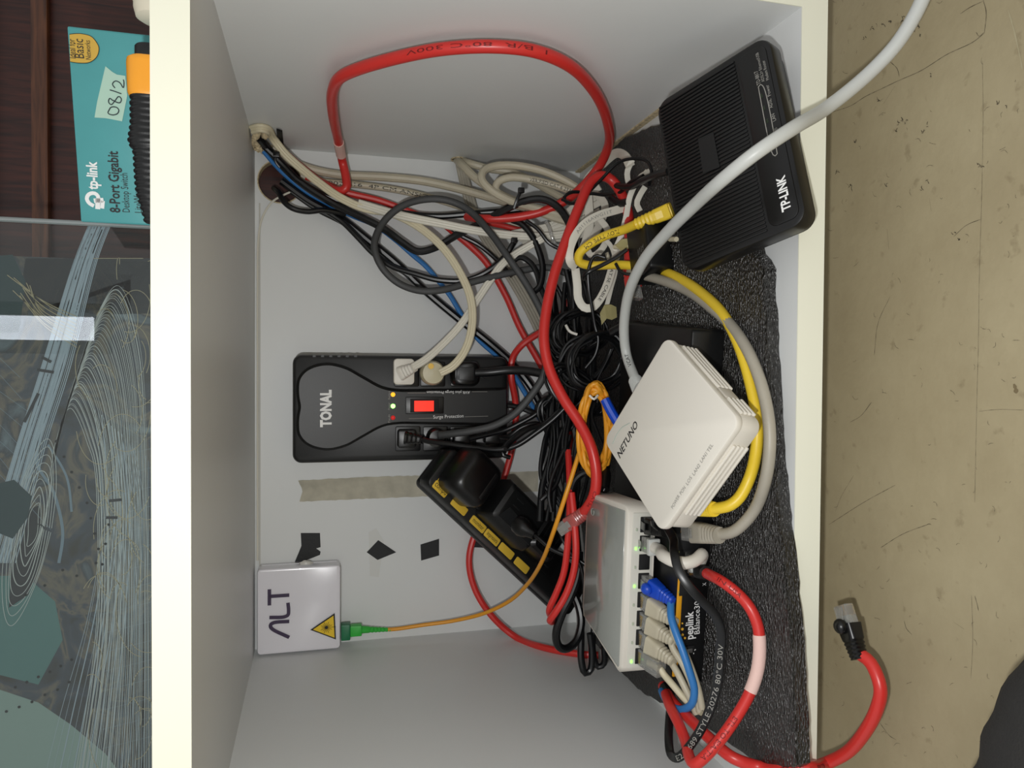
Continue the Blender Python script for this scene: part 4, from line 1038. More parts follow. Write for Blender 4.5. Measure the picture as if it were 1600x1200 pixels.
simple_cable('network_cable', 'outermost beige cable loop beneath the oval side hole', [(912,300,.32),(880,281,.325),(846,267,.33),(805,259,.335),(772,260,.337),(755,268,.335),(753,281,.332),(768,298,.33),(800,315,.33),(840,326,.33),(880,338,.325)], 12.5, m_beige, group=GB)
ro, pa_, r_, c_ = rooted_cable('network_cable', 'inner beige cable loop with black printing beneath the oval side hole', [(915,310,.315),(890,298,.32),(860,288,.325),(825,280,.33),(795,278,.333),(777,286,.335),(775,298,.335),(795,311,.337),(830,322,.34)], 12, m_beige, group=GB)
print_on(ro, pa_, r_, 'VERIFIED CAT 6 23AWG', .42, .05, .0036, m_ink, c_)
for k, (du, lab) in enumerate(((0, 'leftmost'), (7, 'second from left'), (14, 'third from left'), (21, 'rightmost'))):
    simple_cable('phone_cable', f'{lab} of four thin beige cords dropping from the side hole to the tangle', [(713+k*2,250,W+.001,'X'),(716+du*.5,265,.392),(724+du*.6,300,.402),(738+du*.6,345,.405),(760+du*.7,385,.405),(790+du*.7,430,.40),(818+du*.7,478,.395),(845+du*.7,535,.385),(862+du*.7,590,.375),(880+du*.6,650,.36)], 5.5, m_taupe, group='thin beige cords')
# --- cream twin cord to the beige plug
pts = [(393,203,.36),(407,200,.362),(418,203,.365),(428,218,.372),(445,240,.378),(470,263,.38),(500,287,.378),(530,308,.375),(570,326,.372),(610,333,.368),(650,352,.362),(690,385,.352),(718,425,.345),(735,465,.338),(738,505,.333),(728,545,.33),(708,572,.33),(688,583,.333)]
ro, pa_, r_, c_ = rooted_cable('twin_cable', 'cream twin cord sweeping from the corner hole to the beige round plug', pts, 13, m_cream, kind='twin', group='twin cords')
bp_ = P(677, 583, .34); lathe([(0, .0001), (0, .0115), (.003, .0128), (.013, .0128), (.018, .011), (.019, .0001)], 24).build('plug', mat('beige_bakelite', (196, 188, 158), .4), ro, mtx=mat4(RX, bp_ + V((0, .016, 0)) - c_))
lathe([(0, .0001), (0, .003), (.002, .003), (.002, .0001)], 12).build('screw', m_gold, ro, mtx=mat4(RX, bp_ + V((.007, -.0025, .003)) - c_))
pts = [(850,372,.33),(830,383,.335),(808,396,.34),(785,413,.343),(765,440,.345),(745,470,.345),(722,505,.342),(695,535,.34),(665,562,.336),(645,574,.333)]
ro, pa_, r_, c_ = rooted_cable('twin_cable', 'white twin cord leading to the square white plug in the regulator', pts, 12, m_flatw, kind='twin', group='twin cords')
wp = P(632, 581, .345)
slab(.0215, .0270, .007, .004, .0015).build('plug', m_plastw, ro, mtx=mat4(RB, wp + V((0, .008, 0)) - c_)) if False else slab(.0270, .0215, .008, .004, .0015).build('plug', m_plastw, ro, mtx=mat4(RB, wp + V((0, .006, 0)) - c_))
g = G(); e_ = (P(655, 571, .33) - wp).normalized(); R_ = []
for k in range(11):
    f = k/10; rr_ = .0075*(1-f)+.0045*f
    if k % 2 and k > 2: rr_ *= .88
    R_.append([ (mat4(frame(e_, V((0, -1, 0))), wp + V((0, -.001, 0)) - c_) @ V((f*.018-.004, y, z))) for y, z in rr(rr_*2, rr_*1.8, rr_*.5, 4)])
rings(g, R_); g.build('strain_relief', m_plastw, ro, ang=25)
simple_cable('twin_cable', 'white twin cord running level from the corner bundle to the white cord clump', [(560,318,.372),(600,330,.366),(640,340,.36),(690,350,.355),(740,360,.35),(790,367,.345),(830,370,.34),(870,368,.335),(900,362,.33)], 13, m_flatw, kind='twin', group='twin cords')
# --- clump of white cords tied together
for k, (dv, lab) in enumerate(((-20, 'top'), (-12, 'second'), (-4, 'third'), (5, 'fourth'), (14, 'fifth'), (22, 'lowest'))):
    simple_cable('flat_white_cable', f'{lab} of six white flat cords bunched beside the long red cable', [(800+k*4, 372+dv*.35,.36),(830, 368+dv*.45,.352),(860, 362+dv*.5,.345),(885, 352+dv*.95,.335),(912, 336+dv*1.35,.32),(938,322+dv*1.5,.305)], 10, m_flatw, kind='flat', group='bunched white cords', ratio=.35)
g = G(); path = resolve([(853,346,.335),(858,356,.333),(862,368,.332),(866,380,.333),(868,388,.336)]); sweep(smooth_path(path, .002), flat(.004, .0012), facing=True, g=g)
o = g.build('clear_tie', m_clear, off=path[0]); o.location = path[0]; tag(o, 'clear plastic tie around the bunched white cords', 'cable tie')
# --- flat printed ribbons
def ribbon(label, pts, w=13, ratio=.16, tw=None, printed=None, m=m_flatw):
    ro, pa_, r_, c_ = rooted_cable('flat_network_cable', label, pts, w, m, kind='flat', ratio=ratio, twist=tw, group='flat white network cables')
    if printed: print_on(ro, pa_, r_*ratio, printed[0], printed[1], printed[2], .0030, m_inkg if len(printed) < 4 else printed[3], c_, flatn=True, lift=.0005)
    return ro
ribbon('flat white cable arching in front with print, hooked over the yellow cable', [(985,322,.235),(965,328,.235),(935,337,.235),(912,351,.235),(898,370,.235),(890,392,.235),(891,410,.236),(900,418,.24)], 13, printed=('A01116AWG11T', .62, .20, m_inkg))
ribbon('flat white cable hanging in a U with print', [(899,420,.25),(902,445,.25),(904,468,.25),(913,481,.248),(925,481,.246),(936,470,.244),(948,447,.244),(958,415,.246),(966,390,.25)], 13, printed=('CAT.5E CABLE', .84, .50, m_ink))
ribbon('flat white cable standing upright behind the long red cable', [(918,300,.30),(920,325,.30),(921,350,.30),(915,380,.30),(905,400,.30)], 14)
ribbon('flat white cable folded along the corner by the side wall', [(908,300,.33),(920,278,.32),(940,258,.30),(962,240,.28),(978,246,.265),(985,260,.255)], 14)
ribbon('flat white cable looping near the black ribbed modem', [(988,250,.24),(980,270,.24),(985,290,.235),(1000,280,.225),(1012,268,.215)], 9)
ribbon('flat white cable crossing behind the yellow plug', [(1015,268,.215),(998,280,.22),(985,305,.225),(978,340,.228),(970,370,.23),(960,392,.235)], 9)
ribbon('flat white cable bent down over the black foam', [(940,370,.27),(955,385,.265),(962,420,.258),(955,450,.255),(948,478,.255)], 7)
ribbon('flat white cable zigzagging beside the yellow boot', [(1008,292,.205),(1000,305,.205),(995,318,.205),(1000,330,.2)], 9)
ribbon('flat white cable slanting through the middle of the tangle', [(928,300,.31),(945,320,.30),(940,345,.295),(930,365,.29),(920,385,.29)], 12)
ribbon('flat white cable curling behind the yellow cable bend', [(935,340,.28),(950,362,.275),(940,390,.275),(925,400,.28),(915,385,.285)], 10)
simple_cable('network_cable', 'thin beige cable hanging beside the olive tape flag', [(948,395,.262),(957,425,.26),(955,452,.258),(948,478,.257),(943,500,.258)], 6, m_beige)
# --- beige tube end
o, pa_, r_ = simple_cable('network_cable', 'beige cable stub with a cut end pointing at the ribbed modem', [(960,386,.225),(975,386,.215),(992,379,.205),(1015,375,.195),(1035,374,.185),(1057,374,.175)], 7.5, m_cream)
def flag(pts, Y, label):
    P_ = [P(u, v, y) for u, v, y in pts]; c = P_[0]; g = G(); n = len(P_)//2; vs = []
    for p in P_: vs += [p-c, p-c+V((.0003, .0006, .0002))]
    fs = []
    for i in range(n-1): a = 2*i; b = 2*(len(P_)-1-i); fs += [[a, a+2, b-2, b], [a+1, b+1, b-1, a+3], [a, a+1, a+3, a+2], [b, b-2, b-1, b+1]]
    g.add(vs, fs); o = g.build('tape_flag', m_olive, smooth=False); o.location = c; tag(o, label, 'tape', 'olive tape flags')
flag([(938,490,.255),(945,477,.25),(955,476,.25),(963,480,.252),(964,496,.256),(956,500,.256),(948,498,.255),(940,508,.258)], 0, 'olive sticky tape flag below the white flat cables')
flag([(962,384,.212),(972,374,.208),(990,372,.206),(1004,384,.205),(1006,398,.205),(1000,402,.208),(985,388,.21),(970,392,.214)], 0, 'olive sticky tape flag wrapped on the beige cable stub')

# --- blue cable along the back
simple_cable('network_cable', 'blue cable running down the back wall into the tangle', [(412,236,.395),(428,255,.398),(448,275,.40),(480,300,.402),(510,317,.402),(545,335,.402),(587,353,.402),(620,377,.404),(645,399,.404),(665,416,.404),(684,438,.404),(703,462,.404),(721,492,.402),(745,528,.40),(780,560,.398),(797,578,.396),(815,606,.394),(836,642,.392),(855,672,.39),(878,705,.37),(893,735,.345)], 8, m_blue)
# --- black cables
GK = 'black cables in the tangle'
def bk(label, pts, w, m=m_black, kind='round', name='power_cable', **k): return simple_cable(name, label, pts, w, m, group=GK, kind=kind, **k)
bk('thick black cord sagging below the corner bundle and rising to an arch', [(405,216,.39),(425,240,.392),(450,268,.39),(478,292,.388),(520,318,.386),(565,340,.386),(600,358,.384),(630,380,.38),(652,393,.378),(678,388,.375),(715,367,.37),(760,345,.35),(795,325,.335),(825,313,.325),(850,312,.32),(872,324,.318),(887,345,.318),(896,372,.32),(898,405,.32),(896,440,.318)], 12)
bk('straight black cord slanting down the back wall past the regulator corner', [(440,283,.405),(480,312,.405),(530,340,.403),(575,375,.403),(620,412,.403),(665,455,.403),(715,497,.40),(760,532,.395),(800,568,.392),(830,605,.388),(852,648,.378),(870,690,.365),(885,730,.35)], 12.5)
bk('black cord sagging below the dark grey loop', [(505,327,.395),(535,347,.393),(560,372,.39),(583,396,.388),(613,417,.384),(648,428,.378),(687,438,.372),(728,438,.366),(762,424,.36),(790,400,.355),(800,384,.352),(806,374,.352)], 9)
bk('thin black cord hanging from the wooden hole along the bundle', [(455,300,.405),(495,328,.405),(540,352,.402),(575,385,.40),(600,407,.398),(640,432,.396)], 7)
bk('stiff dark grey cord making a big oval loop on the back wall', [(893,430,.33),(855,418,.335),(815,423,.34),(765,434,.345),(727,444,.348),(687,454,.35),(653,454,.352),(620,441,.352),(595,415,.352),(585,383,.352),(598,349,.352),(627,323,.35),(662,312,.348),(697,313,.345),(730,327,.34),(763,360,.332),(793,401,.325),(823,445,.32),(847,490,.315),(862,535,.312),(868,575,.31)], 11, m_dgrey, kind='flat', ratio=.6)
bk('black cord curled below the wooden hole', [(428,294,.41),(436,302,.395),(443,315,.388),(457,326,.386),(480,331,.388),(505,329,.39),(540,335,.395)], 8.5)
bk('black cord following the beige cables from the corner', [(412,228,.385),(440,255,.388),(470,285,.388),(505,305,.388),(560,322,.39),(620,332,.392),(680,338,.388),(740,334,.38),(790,330,.37),(830,326,.36),(865,330,.35)], 10)
bk('black cord bowing out right of the dark grey loop', [(690,345,.392),(720,368,.392),(748,383,.39),(775,405,.385),(800,432,.375)], 7)
bk('glossy black cord dropping in an arc beside the long red cable', [(800,344,.345),(815,350,.34),(832,370,.335),(843,395,.332),(848,420,.33),(843,448,.33),(832,458,.333)], 10)
bk('thin black cord crossing the white clump', [(822,345,.33),(840,358,.325),(858,380,.322),(880,392,.32),(892,400,.318)], 6)
bk('black cord curling under the dark grey loop end', [(800,410,.345),(812,402,.34),(828,410,.336),(838,425,.334),(845,450,.332),(858,480,.328),(868,515,.325)], 9)
for k, (u, lab) in enumerate(((866, 'first'), (876, 'second'), (886, 'third'), (896, 'fourth'), (905, 'fifth'), (915, 'sixth'))):
    r1 = random.Random(k)
    bk(f'{lab} from left of the black cords falling through the middle of the tangle', [(u-8+r1.uniform(-6,6), 395+r1.uniform(0, 50),.335-k*.006),(u+r1.uniform(-6,6),470,.33-k*.006),(u+r1.uniform(-6,8),530,.325-k*.008),(u+4+r1.uniform(-8,8),590,.315-k*.008),(u-4+r1.uniform(-6,6),650,.305-k*.008),(u-8+r1.uniform(-5,8),700,.295-k*.007),(u-14+r1.uniform(-8,4),760,.285-k*.006),(u-22,815,.275-k*.006)], r1.choice((7, 8, 9.5, 11)))
bk('black cord straight down left of the white U-shaped flat cable', [(897,372,.285),(896,420,.283),(896,470,.28),(899,520,.277),(904,560,.272),(900,600,.268),(893,650,.262)], 7)
bk('thin shiny black cord looping over the yellow cable', [(980,390,.20),(962,403,.205),(940,415,.21),(915,428,.215),(912,436,.225)], 6.5)
bk('thin black cord hooped in front of the flat cables', [(945,403,.215),(930,400,.218),(920,420,.22),(920,450,.222),(925,480,.225),(930,510,.228),(935,530,.228),(930,555,.23),(915,575,.235)], 5.5)
bk('thin black cord under the red boot', [(962,412,.205),(970,425,.2),(985,429,.195),(1000,424,.19),(1015,408,.18)], 5)
bk('thin black cord arching from the knot to the ribbed modem', [(878,312,.29),(895,318,.28),(915,305,.26),(940,280,.24),(965,255,.225),(990,248,.21),(1010,252,.2),(1018,270,.19),(1014,290,.188)], 5)
bk('black cord knot around the red cable', [(905,300,.30),(892,301,.30),(882,308,.30),(884,316,.30),(897,318,.295),(905,310,.29),(920,303,.285),(945,305,.27),(970,300,.24),(985,285,.22),(1005,275,.2)], 5.5)
bk('thick black cable plugged into the back of the ribbed modem', [(960,290,.25),(985,292,.22),(1005,282,.195),(1030,272,.165),(1045,268,.145)], 11)
bk('black stub crossing the red arch', [(955,310,.245),(968,318,.235),(980,316,.228)], 12)
for k in range(14):
    r1 = random.Random(100+k); u = 855 + k*5.2
    bk(f'thin black wire number {k} in the dense bunch' if False else ('thin black wire in the dense vertical bunch behind the long red cable'), [(u+r1.uniform(-10,10), 440+r1.uniform(-20,50),.345-k*.003),(u+r1.uniform(-10,14),520+r1.uniform(-10,10),.335-k*.004),(u+r1.uniform(-6,14),580,.325-k*.005),(u+r1.uniform(-8,12),640,.31-k*.005),(u-6+r1.uniform(-8,8),695,.30-k*.005),(u-10+r1.uniform(-6,6),745+r1.uniform(0, 20),.29-k*.003),(u*.35+.65*893+r1.uniform(-4,4),800,.27),(900+r1.uniform(-6,6),862,.252)], r1.choice((4, 5, 6, 7)), name='thin_black_cable')[0]['group'] = 'thin black wires in the dense bunch'
# regulator cords
YP = .335
ro, pa_, r_, c_ = rooted_cable('power_cable', 'thick black cord with a rounded plug in the upper row of the regulator', [(742,583,.338),(765,582,.336),(795,579,.33),(825,580,.32),(852,586,.31),(880,600,.30),(900,625,.29)], 14, m_black, group=GK)
p = P(733, 584, .345); g = G(); R_ = []
for z, s in ((0, 1), (.010, 1), (.014, .93), (.016, .8)): R_.append([(x, y, z) for x, y in rr(.026*s, .030*s, .007, 5)])
rings(g, R_); g.build('plug', m_plastb2, ro, mtx=mat4(RB, p + V((0, .009, .004)) - c_), ang=40)
slab(.014, .016, .0008, .001, .0003).build('embossed_plate', m_plastb, ro, mtx=mat4(RB, p + V((0, -.0072, .004)) - c_))
ro, pa_, r_, c_ = rooted_cable('power_cable', 'dull dark grey cord curving from the lower row of the regulator', [(686,680,.338),(705,678,.333),(740,673,.325),(775,664,.318),(805,646,.312),(830,618,.308),(848,590,.305),(856,560,.305),(858,530,.308)], 12, m_dgrey, group=GK, kind='flat', ratio=.7)
p = P(682, 684, .348); lathe([(0, .0001), (0, .010), (.010, .010), (.013, .008), (.014, .0001)], 20).build('plug', m_plastb2, ro, mtx=mat4(RX, p + V((0, .008, 0)) - c_))
ro, pa_, r_, c_ = rooted_cable('power_cable', 'black cord trailing from the first lower plug of the regulator across the adapters', [(648,684,.34),(670,690,.332),(700,694,.322),(735,699,.312),(775,703,.30),(805,697,.293),(835,678,.288),(865,655,.282),(895,625,.275),(920,600,.262),(945,570,.25),(955,545,.245)], 9, m_black, group=GK)
p = P(636, 686, .348); slab(.019, .019, .012, .003, .0015).build('plug', m_plastb2, ro, mtx=mat4(RB, p + V((0, .004, 0)) - c_))
g = G(); R_ = []; e_ = (P(664, 688, .335)-P(640, 685, .342)).normalized()
for k in range(9):
    f = k/8; rr_ = (.0068*(1-f)+.004*f)*(.88 if k % 2 else 1); R_.append([mat4(frame(e_, V((0, -1, 0))), P(640, 685, .342)-c_) @ V((f*.018-.004, y, z)) for y, z in rr(rr_*2, rr_*2, rr_*.6, 4)])
rings(g, R_); g.build('strain_relief', m_plastb2, ro, ang=25)
for (u, v, lab, end) in ((722, 683, 'short black plug third in the lower row of the regulator', [(735,686,.338),(760,680,.33),(790,672,.32),(815,660,.315),(840,645,.31),(870,610,.3),(890,590,.29)]), (770, 680, 'black plug last in the lower row of the regulator', [(783,683,.338),(795,682,.33),(815,668,.325),(838,662,.322),(852,668,.32),(866,684,.315),(878,705,.305)])):
    ro, pa_, r_, c_ = rooted_cable('power_cable', lab, end, 8, m_black, group=GK)
    p = P(u, v, .348); slab(.018, .018, .014, .003, .002).build('plug', m_plastb2, ro, mtx=mat4(RB, p + V((0, .004, 0)) - c_))
bk('black cord leaving the bottom end of the regulator', [(790,633,.385),(810,636,.383),(830,644,.378),(850,652,.37),(868,655,.36),(885,645,.345)], 9)
bk('black cord bending back beneath the regulator', [(797,715,.30),(785,710,.30),(790,695,.305),(810,678,.31),(835,665,.315),(850,668,.315),(858,690,.31),(866,712,.305),(880,712,.295)], 7)
bk('black cord from the rounded adapter joining the vertical bunch', [(790,702,.27),(800,690,.28),(825,672,.285),(850,662,.287),(875,640,.285)], 7)
# cords behind the adapters
bk('black cord with strain relief from the square adapter', [(845,782,.255),(856,772,.255),(868,758,.258),(876,735,.262),(884,710,.266),(890,680,.27)], 8)
bk('thin black cord parallel to the strain-relieved one', [(862,800,.25),(858,775,.252),(862,750,.256),(875,718,.26),(888,690,.264)], 7)
ro, pa_, r_, c_ = rooted_cable('power_cable', 'thin black cord with a round plug on the square adapter', [(822,828,.262),(840,840,.25),(862,858,.24),(885,868,.232),(905,876,.226),(918,885,.222)], 6.5, m_black, group=GK)
e_ = (pa_[4]-pa_[0]).normalized(); lathe([(-.012, .0001), (-.012, .0085), (-.006, .0095), (0, .008), (.004, .0055), (.012, .004), (.012, .0001)], 18).build('plug', m_plastb2, ro, mtx=mat4(frame(e_, V((0, -1, 0))), pa_[0]-c_))
bk('black wire passing under the clear plug of the red cable', [(868,810,.24),(880,845,.225),(893,865,.222),(905,880,.22),(912,910,.22),(912,950,.222)], 5.5)
bk('thick black loop hanging left of the switch', [(905,862,.235),(903,900,.23),(893,930,.228),(878,960,.228),(869,990,.23),(873,1010,.233),(885,1014,.236),(900,1002,.24),(908,975,.245),(905,950,.25),(895,925,.255)], 13)
bk('thick black loop below the switch corner, nearer one', [(908,960,.26),(908,1000,.255),(908,1030,.252),(914,1052,.25),(922,1048,.25),(925,1020,.25),(922,990,.25)], 11)
bk('thick black loop below the switch corner, farther one', [(928,980,.255),(926,1015,.252),(934,1042,.25),(943,1038,.248),(944,1010,.245)], 10)
bk('thick black bend above the switch corner', [(905,880,.24),(897,840,.238),(892,800,.236),(892,770,.235),(900,748,.232),(914,738,.228),(930,738,.222),(945,748,.215)], 12)
# barrel plug into the switch
tb_, ta_ = SM @ V((.0690, .028, .002)), P(945, 735, .205)
ro, pa_, r_, c_ = rooted_cable('power_cable', 'black power lead with a barrel plug in the side of the switch', [tb_, P(947, 758, tb_.y), (947,735,.205),(948,715,.21),(935,680,.225),(925,650,.235),(930,630,.24)], 6, m_black, group=GK)
lathe([(0, .0001), (0, .0052), (.017, .0052), (.019, .0045), (.022, .0036), (.026, .0036), (.026, .0001)], 16).build('barrel_plug', m_plastb2, ro, mtx=mat4(frame((P(947, 735, .205)-tb_), V((0, -1, 0))), tb_-c_+V((.001, 0, 0))))
# wire coils
def coil(name, label, centre, rx, rz, turns, m, w, Y, spread=.012, tilt=0, seed=0, tie=None, group=None):
    rnd = random.Random(seed); c = P(*centre, Y); pts = []
    N = turns*14
    for i in range(N+1):
        a = 2*math.pi*i/14; k = 1 + .13*math.sin(i*.37+seed) + rnd.uniform(-.05, .05)
        x = rx*k*math.cos(a); z = rz*k*math.sin(a); y = spread*math.sin(i*.21+seed)*.5 + rnd.uniform(-.001, .001)
        ct, st = math.cos(tilt), math.sin(tilt); pts.append(c + V((x*ct - z*st, y, x*st + z*ct)))
    for p in pts: p.z = max(p.z, FOAM + .0025); p.y = min(p.y, D - .003)
    r = w/2*depth(c)/FPX; path = smooth_path(pts, .004); root = empty(name, c, label, 'cable', group); g = G(); sweep(path, circ(r, 7), g=g); g.build('windings', m, root, off=c)
    return root, c
coil('coiled_cable', 'coiled thin black cord hanging left of the vertical black cords', (878,535), .018, .017, 6, m_black, 4.5, .30, seed=2, tilt=.5, group='coiled black cords')
coil('coiled_cable', 'large coiled black cord below the olive tape flag', (930,565), .024, .030, 9, m_black, 5.5, .235, .028, seed=5, tilt=.4, group='coiled black cords')
coil('coiled_cable', 'coiled black cord behind the orange fibre loop', (900,610), .030, .016, 7, m_black, 5.0, .25, .02, seed=8, tilt=.9, group='coiled black cords')
coil('coiled_cable', 'coiled black cord under the regulator cords', (868,648), .016, .020, 5, m_black, 5, .31, seed=11, tilt=-.5, group='coiled black cords')
coil('coiled_cable', 'coiled black cord beside the knot of flat cables', (905,520), .02, .026, 6, m_black, 5, .265, .02, seed=14, tilt=.2, group='coiled black cords')
bk('thick black cord curving beside the grey boot', [(955,520,.215),(975,510,.205),(998,508,.195),(1013,520,.185),(1022,545,.175),(1028,580,.165)], 14)
bk('shiny black wire sloping down to the orange loop', [(958,545,.215),(940,580,.215),(925,608,.214),(905,630,.216),(885,650,.225)], 3)
g = G(); pp = resolve([(1001,524,.19),(996,540,.19),(993,552,.19),(988,568,.19)]); sweep(smooth_path(pp, .002), flat(.0045, .0006), g=g, facing=True, twist=lambda f: .6*math.sin(f*9)); o = g.build('paper_tag', m_tape, off=pp[0]); o.location = pp[0]; tag(o, 'thin torn paper tag beside the grey boot', 'paper')
g = G(); pp = resolve([(884,508,.262),(890,518,.26),(902,523,.258)]); sweep(smooth_path(pp, .002), circ(.0014, 8), g=g); o = g.build('white_tie', m_plastw, off=pp[0]); o.location = pp[0]; tag(o, 'white wire tie on the hanging coiled black cord', 'cable tie')

# --- orange fibre from the terminal box, and its coil
t0 = P(534, 983, .40); e_ = V((0, 0, -1))
pts = [(604,984,.398),(620,983,.398),(660,977,.396),(710,970,.39),(755,959,.375),(795,940,.35),(825,912,.31),(848,875,.26),(866,828,.225),(882,780,.215),(895,740,.215),(908,695,.22),(912,660,.225),(918,640,.228)]
ro, pa_, r_, c_ = rooted_cable('fibre_patch_cable', 'orange fibre cord running from the green connector of the terminal box', pts, 6.5, m_orange)
def zb(u0, u1, v0, v1, dep, name, m, par, bev=.0008):
    a, b = P(u0, v0, .398), P(u1, v1, .398); slab(abs(a.x-b.x), abs(a.z-b.z), dep, .001, bev).build(name, m, par, mtx=mat4(RB, (a+b)/2 - c_))
zb(533, 547, 975, 998, .012, 'adapter', m_dgreen, ro); zb(547, 565, 977, 992, .010, 'connector', m_green, ro)
g = G(); R_ = []; b0 = P(565, 984, .398); e_ = (P(610, 984, .398)-b0).normalized(); bl = (P(610, 984, .398)-b0).length
for k in range(17):
    f = k/16; rr_ = (.0042*(1-f)+.0022*f)*(.82 if k % 2 and k > 3 else 1); R_.append([mat4(frame(e_, V((0, -1, 0))), b0-c_) @ V((f*bl, y, z)) for y, z in circ(rr_, 10)])
rings(g, R_); g.build('boot', m_green, ro, ang=25)
pts = []
for i in range(90):
    a = 2*math.pi*i/13; k = 1+.13*math.sin(i*.9); cu, cv = 930, 672
    pts.append((cu + 22*k*math.cos(a) + 3*math.sin(i*.31), cv + 66*k*math.sin(a), .205+.004*math.sin(i*1.7)))
pts += [(948,625,.195),(958,655,.19),(968,690,.185)]
ro, pa_, r_, c_ = rooted_cable('fibre_patch_cable', 'coiled orange fibre cord with a blue boot behind the white fibre modem', pts, 7.5, m_orange)
pp = [p - c_ for p in resolve([(945,624,.178),(953,640,.175),(966,662,.17)])]; g = G(); sweep(smooth_path(pp, .002), circ(.0042, 10), g=g); g.build('blue_boot', m_navy, ro)
pp = [p - c_ for p in resolve([(921,618,.193),(928,624,.191),(934,618,.193)])]; g = G(); sweep(smooth_path(pp, .002), circ(.0011, 8), g=g); g.build('white_tie', m_plastw, ro)

# --- yellow cable
tY, bY = tipdir((1050,328,.150), (1008,345,.168)); tZ = P(1076, 790, .075); bZ = (P(1122, 797, .035)-tZ).normalized()
pts = [endp(tY, bY, .033), (975,359,.19),(945,369,.205),(920,383,.215),(905,397,.222),(905,409,.226),(922,415,.226),(955,414,.215),(985,415,.2),(1020,420,.18),(1055,432,.150),(1095,457,.105),(1130,492,.07),(1155,540,.048),(1173,600,.034),(1182,650,.028),(1182,700,.027),(1172,745,.028),(1155,778,.03),(1140,790,.033), endp(tZ, bZ, .033)]
ro, pa_, r_, c_ = rooted_cable('network_cable', 'yellow cable arcing over the foam with yellow booted plugs', pts, 16, m_yellow)
rj45(ro, tY, bY, CAMDIR(tY), m_yellow, c_, cl=m_yellow, rcab=r_, boot_from=.001, bootlen=.032, contacts=False); rj45(ro, tZ, bZ, V((0, 0, 1)), m_yellow, c_, rcab=r_, contacts=False)
print_on(ro, pa_, r_, '7LOV TYPE CM', .045, .13, .0036, m_ink, c_); 
# --- taupe cable beneath the yellow one
tG = P(1070, 830, .082); bG = (P(1120, 836, .045)-tG).normalized()
pts = [(985,424,.205),(1005,430,.18),(1040,440,.15),(1075,455,.125),(1110,480,.09),(1145,512,.06),(1172,555,.038),(1192,610,.022),(1202,665,.016),(1202,710,.016),(1195,755,.019),(1180,795,.024),(1160,820,.03),(1143,832,.036), endp(tG, bG, .034)]
ro, pa_, r_, c_ = rooted_cable('network_cable', 'grubby taupe cable arcing beside the yellow cable with a ribbed boot', pts, 17.5, m_taupe)
rj45(ro, tG, bG, V((0, 0, 1)), m_taupe, c_, rcab=r_, contacts=False, scale=1.15)
# --- light grey foreground cable
eO = OM @ V((-.010, .0485, -.002)); bO = OM.to_3x3() @ V((-.25, 1, .05)); 
tO = P(1016, 634, .112); bO = (P(987, 585, .155)-tO).normalized()
pts = [endp(tO, bO, .036), (979,555,.165),(975,520,.16),(978,480,.145),(987,445,.125),(1008,404,.095),(1040,366,.06),(1085,321,.015),(1130,280,-.025),(1180,240,-.045),(1235,203,-.05),PZ(1290,170,FZC+.052),PZ(1335,135,FZC+.034),PZ(1370,103,FZC+.023),PZ(1400,70,FZC+.016),PZ(1425,32,FZC+.011),PZ(1445,-10,FZC+.008),PZ(1460,-60,FZC+.008)]
pts2 = []
for q in pts: pts2.append(q if isinstance(q, V) else P(*q))
ro, pa_, r_, c_ = rooted_cable('network_cable', 'light grey cable crossing the foreground from the ribbed modem to the white fibre modem', pts2, 19.5, m_grey)
rj45(ro, tO, bO, V((0, -.3, 1)), m_grey, c_, rcab=r_, contacts=False, scale=1.1)
print_on(ro, pa_, r_, 'VCAT', .035, .07, .003, m_ink, c_)

# --- switch patch cables
def port_world(k, dy=.010): return SM @ V((port_x[k], -h_sw/2 + dy, -.0035))
h_sw = .0824
SF = (SM.to_3x3() @ V((0, -1, 0))).normalized(); SU = (SM.to_3x3() @ V((0, 0, 1))).normalized()
tW = port_world(1); rW = P(1072, 868, .092)
bRt = (RM.to_3x3() @ V((0, -1, 0))).normalized()
# short white patch
e1 = tW + SF*.036; e2 = rW + bRt*.030
pts = [tW + SF*.026, e1, P(1037, 869, .07), P(1053, 877, .06), P(1070, 880, .055), P(1086, 876, .055), P(1097, 866, .06), rW + bRt*.020]
ro, pa_, r_, c_ = rooted_cable('patch_cable', 'short fat white patch cable joining the switch to the router', pts, 19.5, m_plastw)
rj45(ro, tW, SF, SU, m_plastw, c_, cl=m_clear, boot=False, contacts=False, length=.026)
rj45(ro, rW + V((0, .010, 0)), bRt, V((0, 0, 1)), m_plastw, c_, boot=False, contacts=False, length=.026)
slab(.013, .010, .004, .001, .0006).build('plug_collar', m_grey, ro, mtx=mat4(frame(V((1, 0, 0)), SF), tW + SF*.0245 - c_)); slab(.013, .013, .004, .001, .0006).build('plug_collar', m_grey, ro, mtx=mat4(frame(V((1, 0, 0)), bRt), rW + bRt*.0175 - c_))
# blue patch
tB = port_world(3, .004); bB = (SF + V((-.30, 0, -.34))).normalized()
pts = [endp(tB, bB, .033), (1049,966,.087),(1056,988,.081),(1066,1015,.075),(1077,1048,.07),(1085,1078,.068),(1081,1100,.07),(1066,1109,.078),(1050,1104,.09),(1040,1092,.10),(1034,1080,.115)]
ro, pa_, r_, c_ = rooted_cable('patch_cable', 'blue patch cable with a dark blue booted plug in the switch', pts, 12, m_blue)
rj45(ro, tB, bB, SU, m_navy, c_, rcab=r_, bulge=True, contacts=False, scale=1.04)
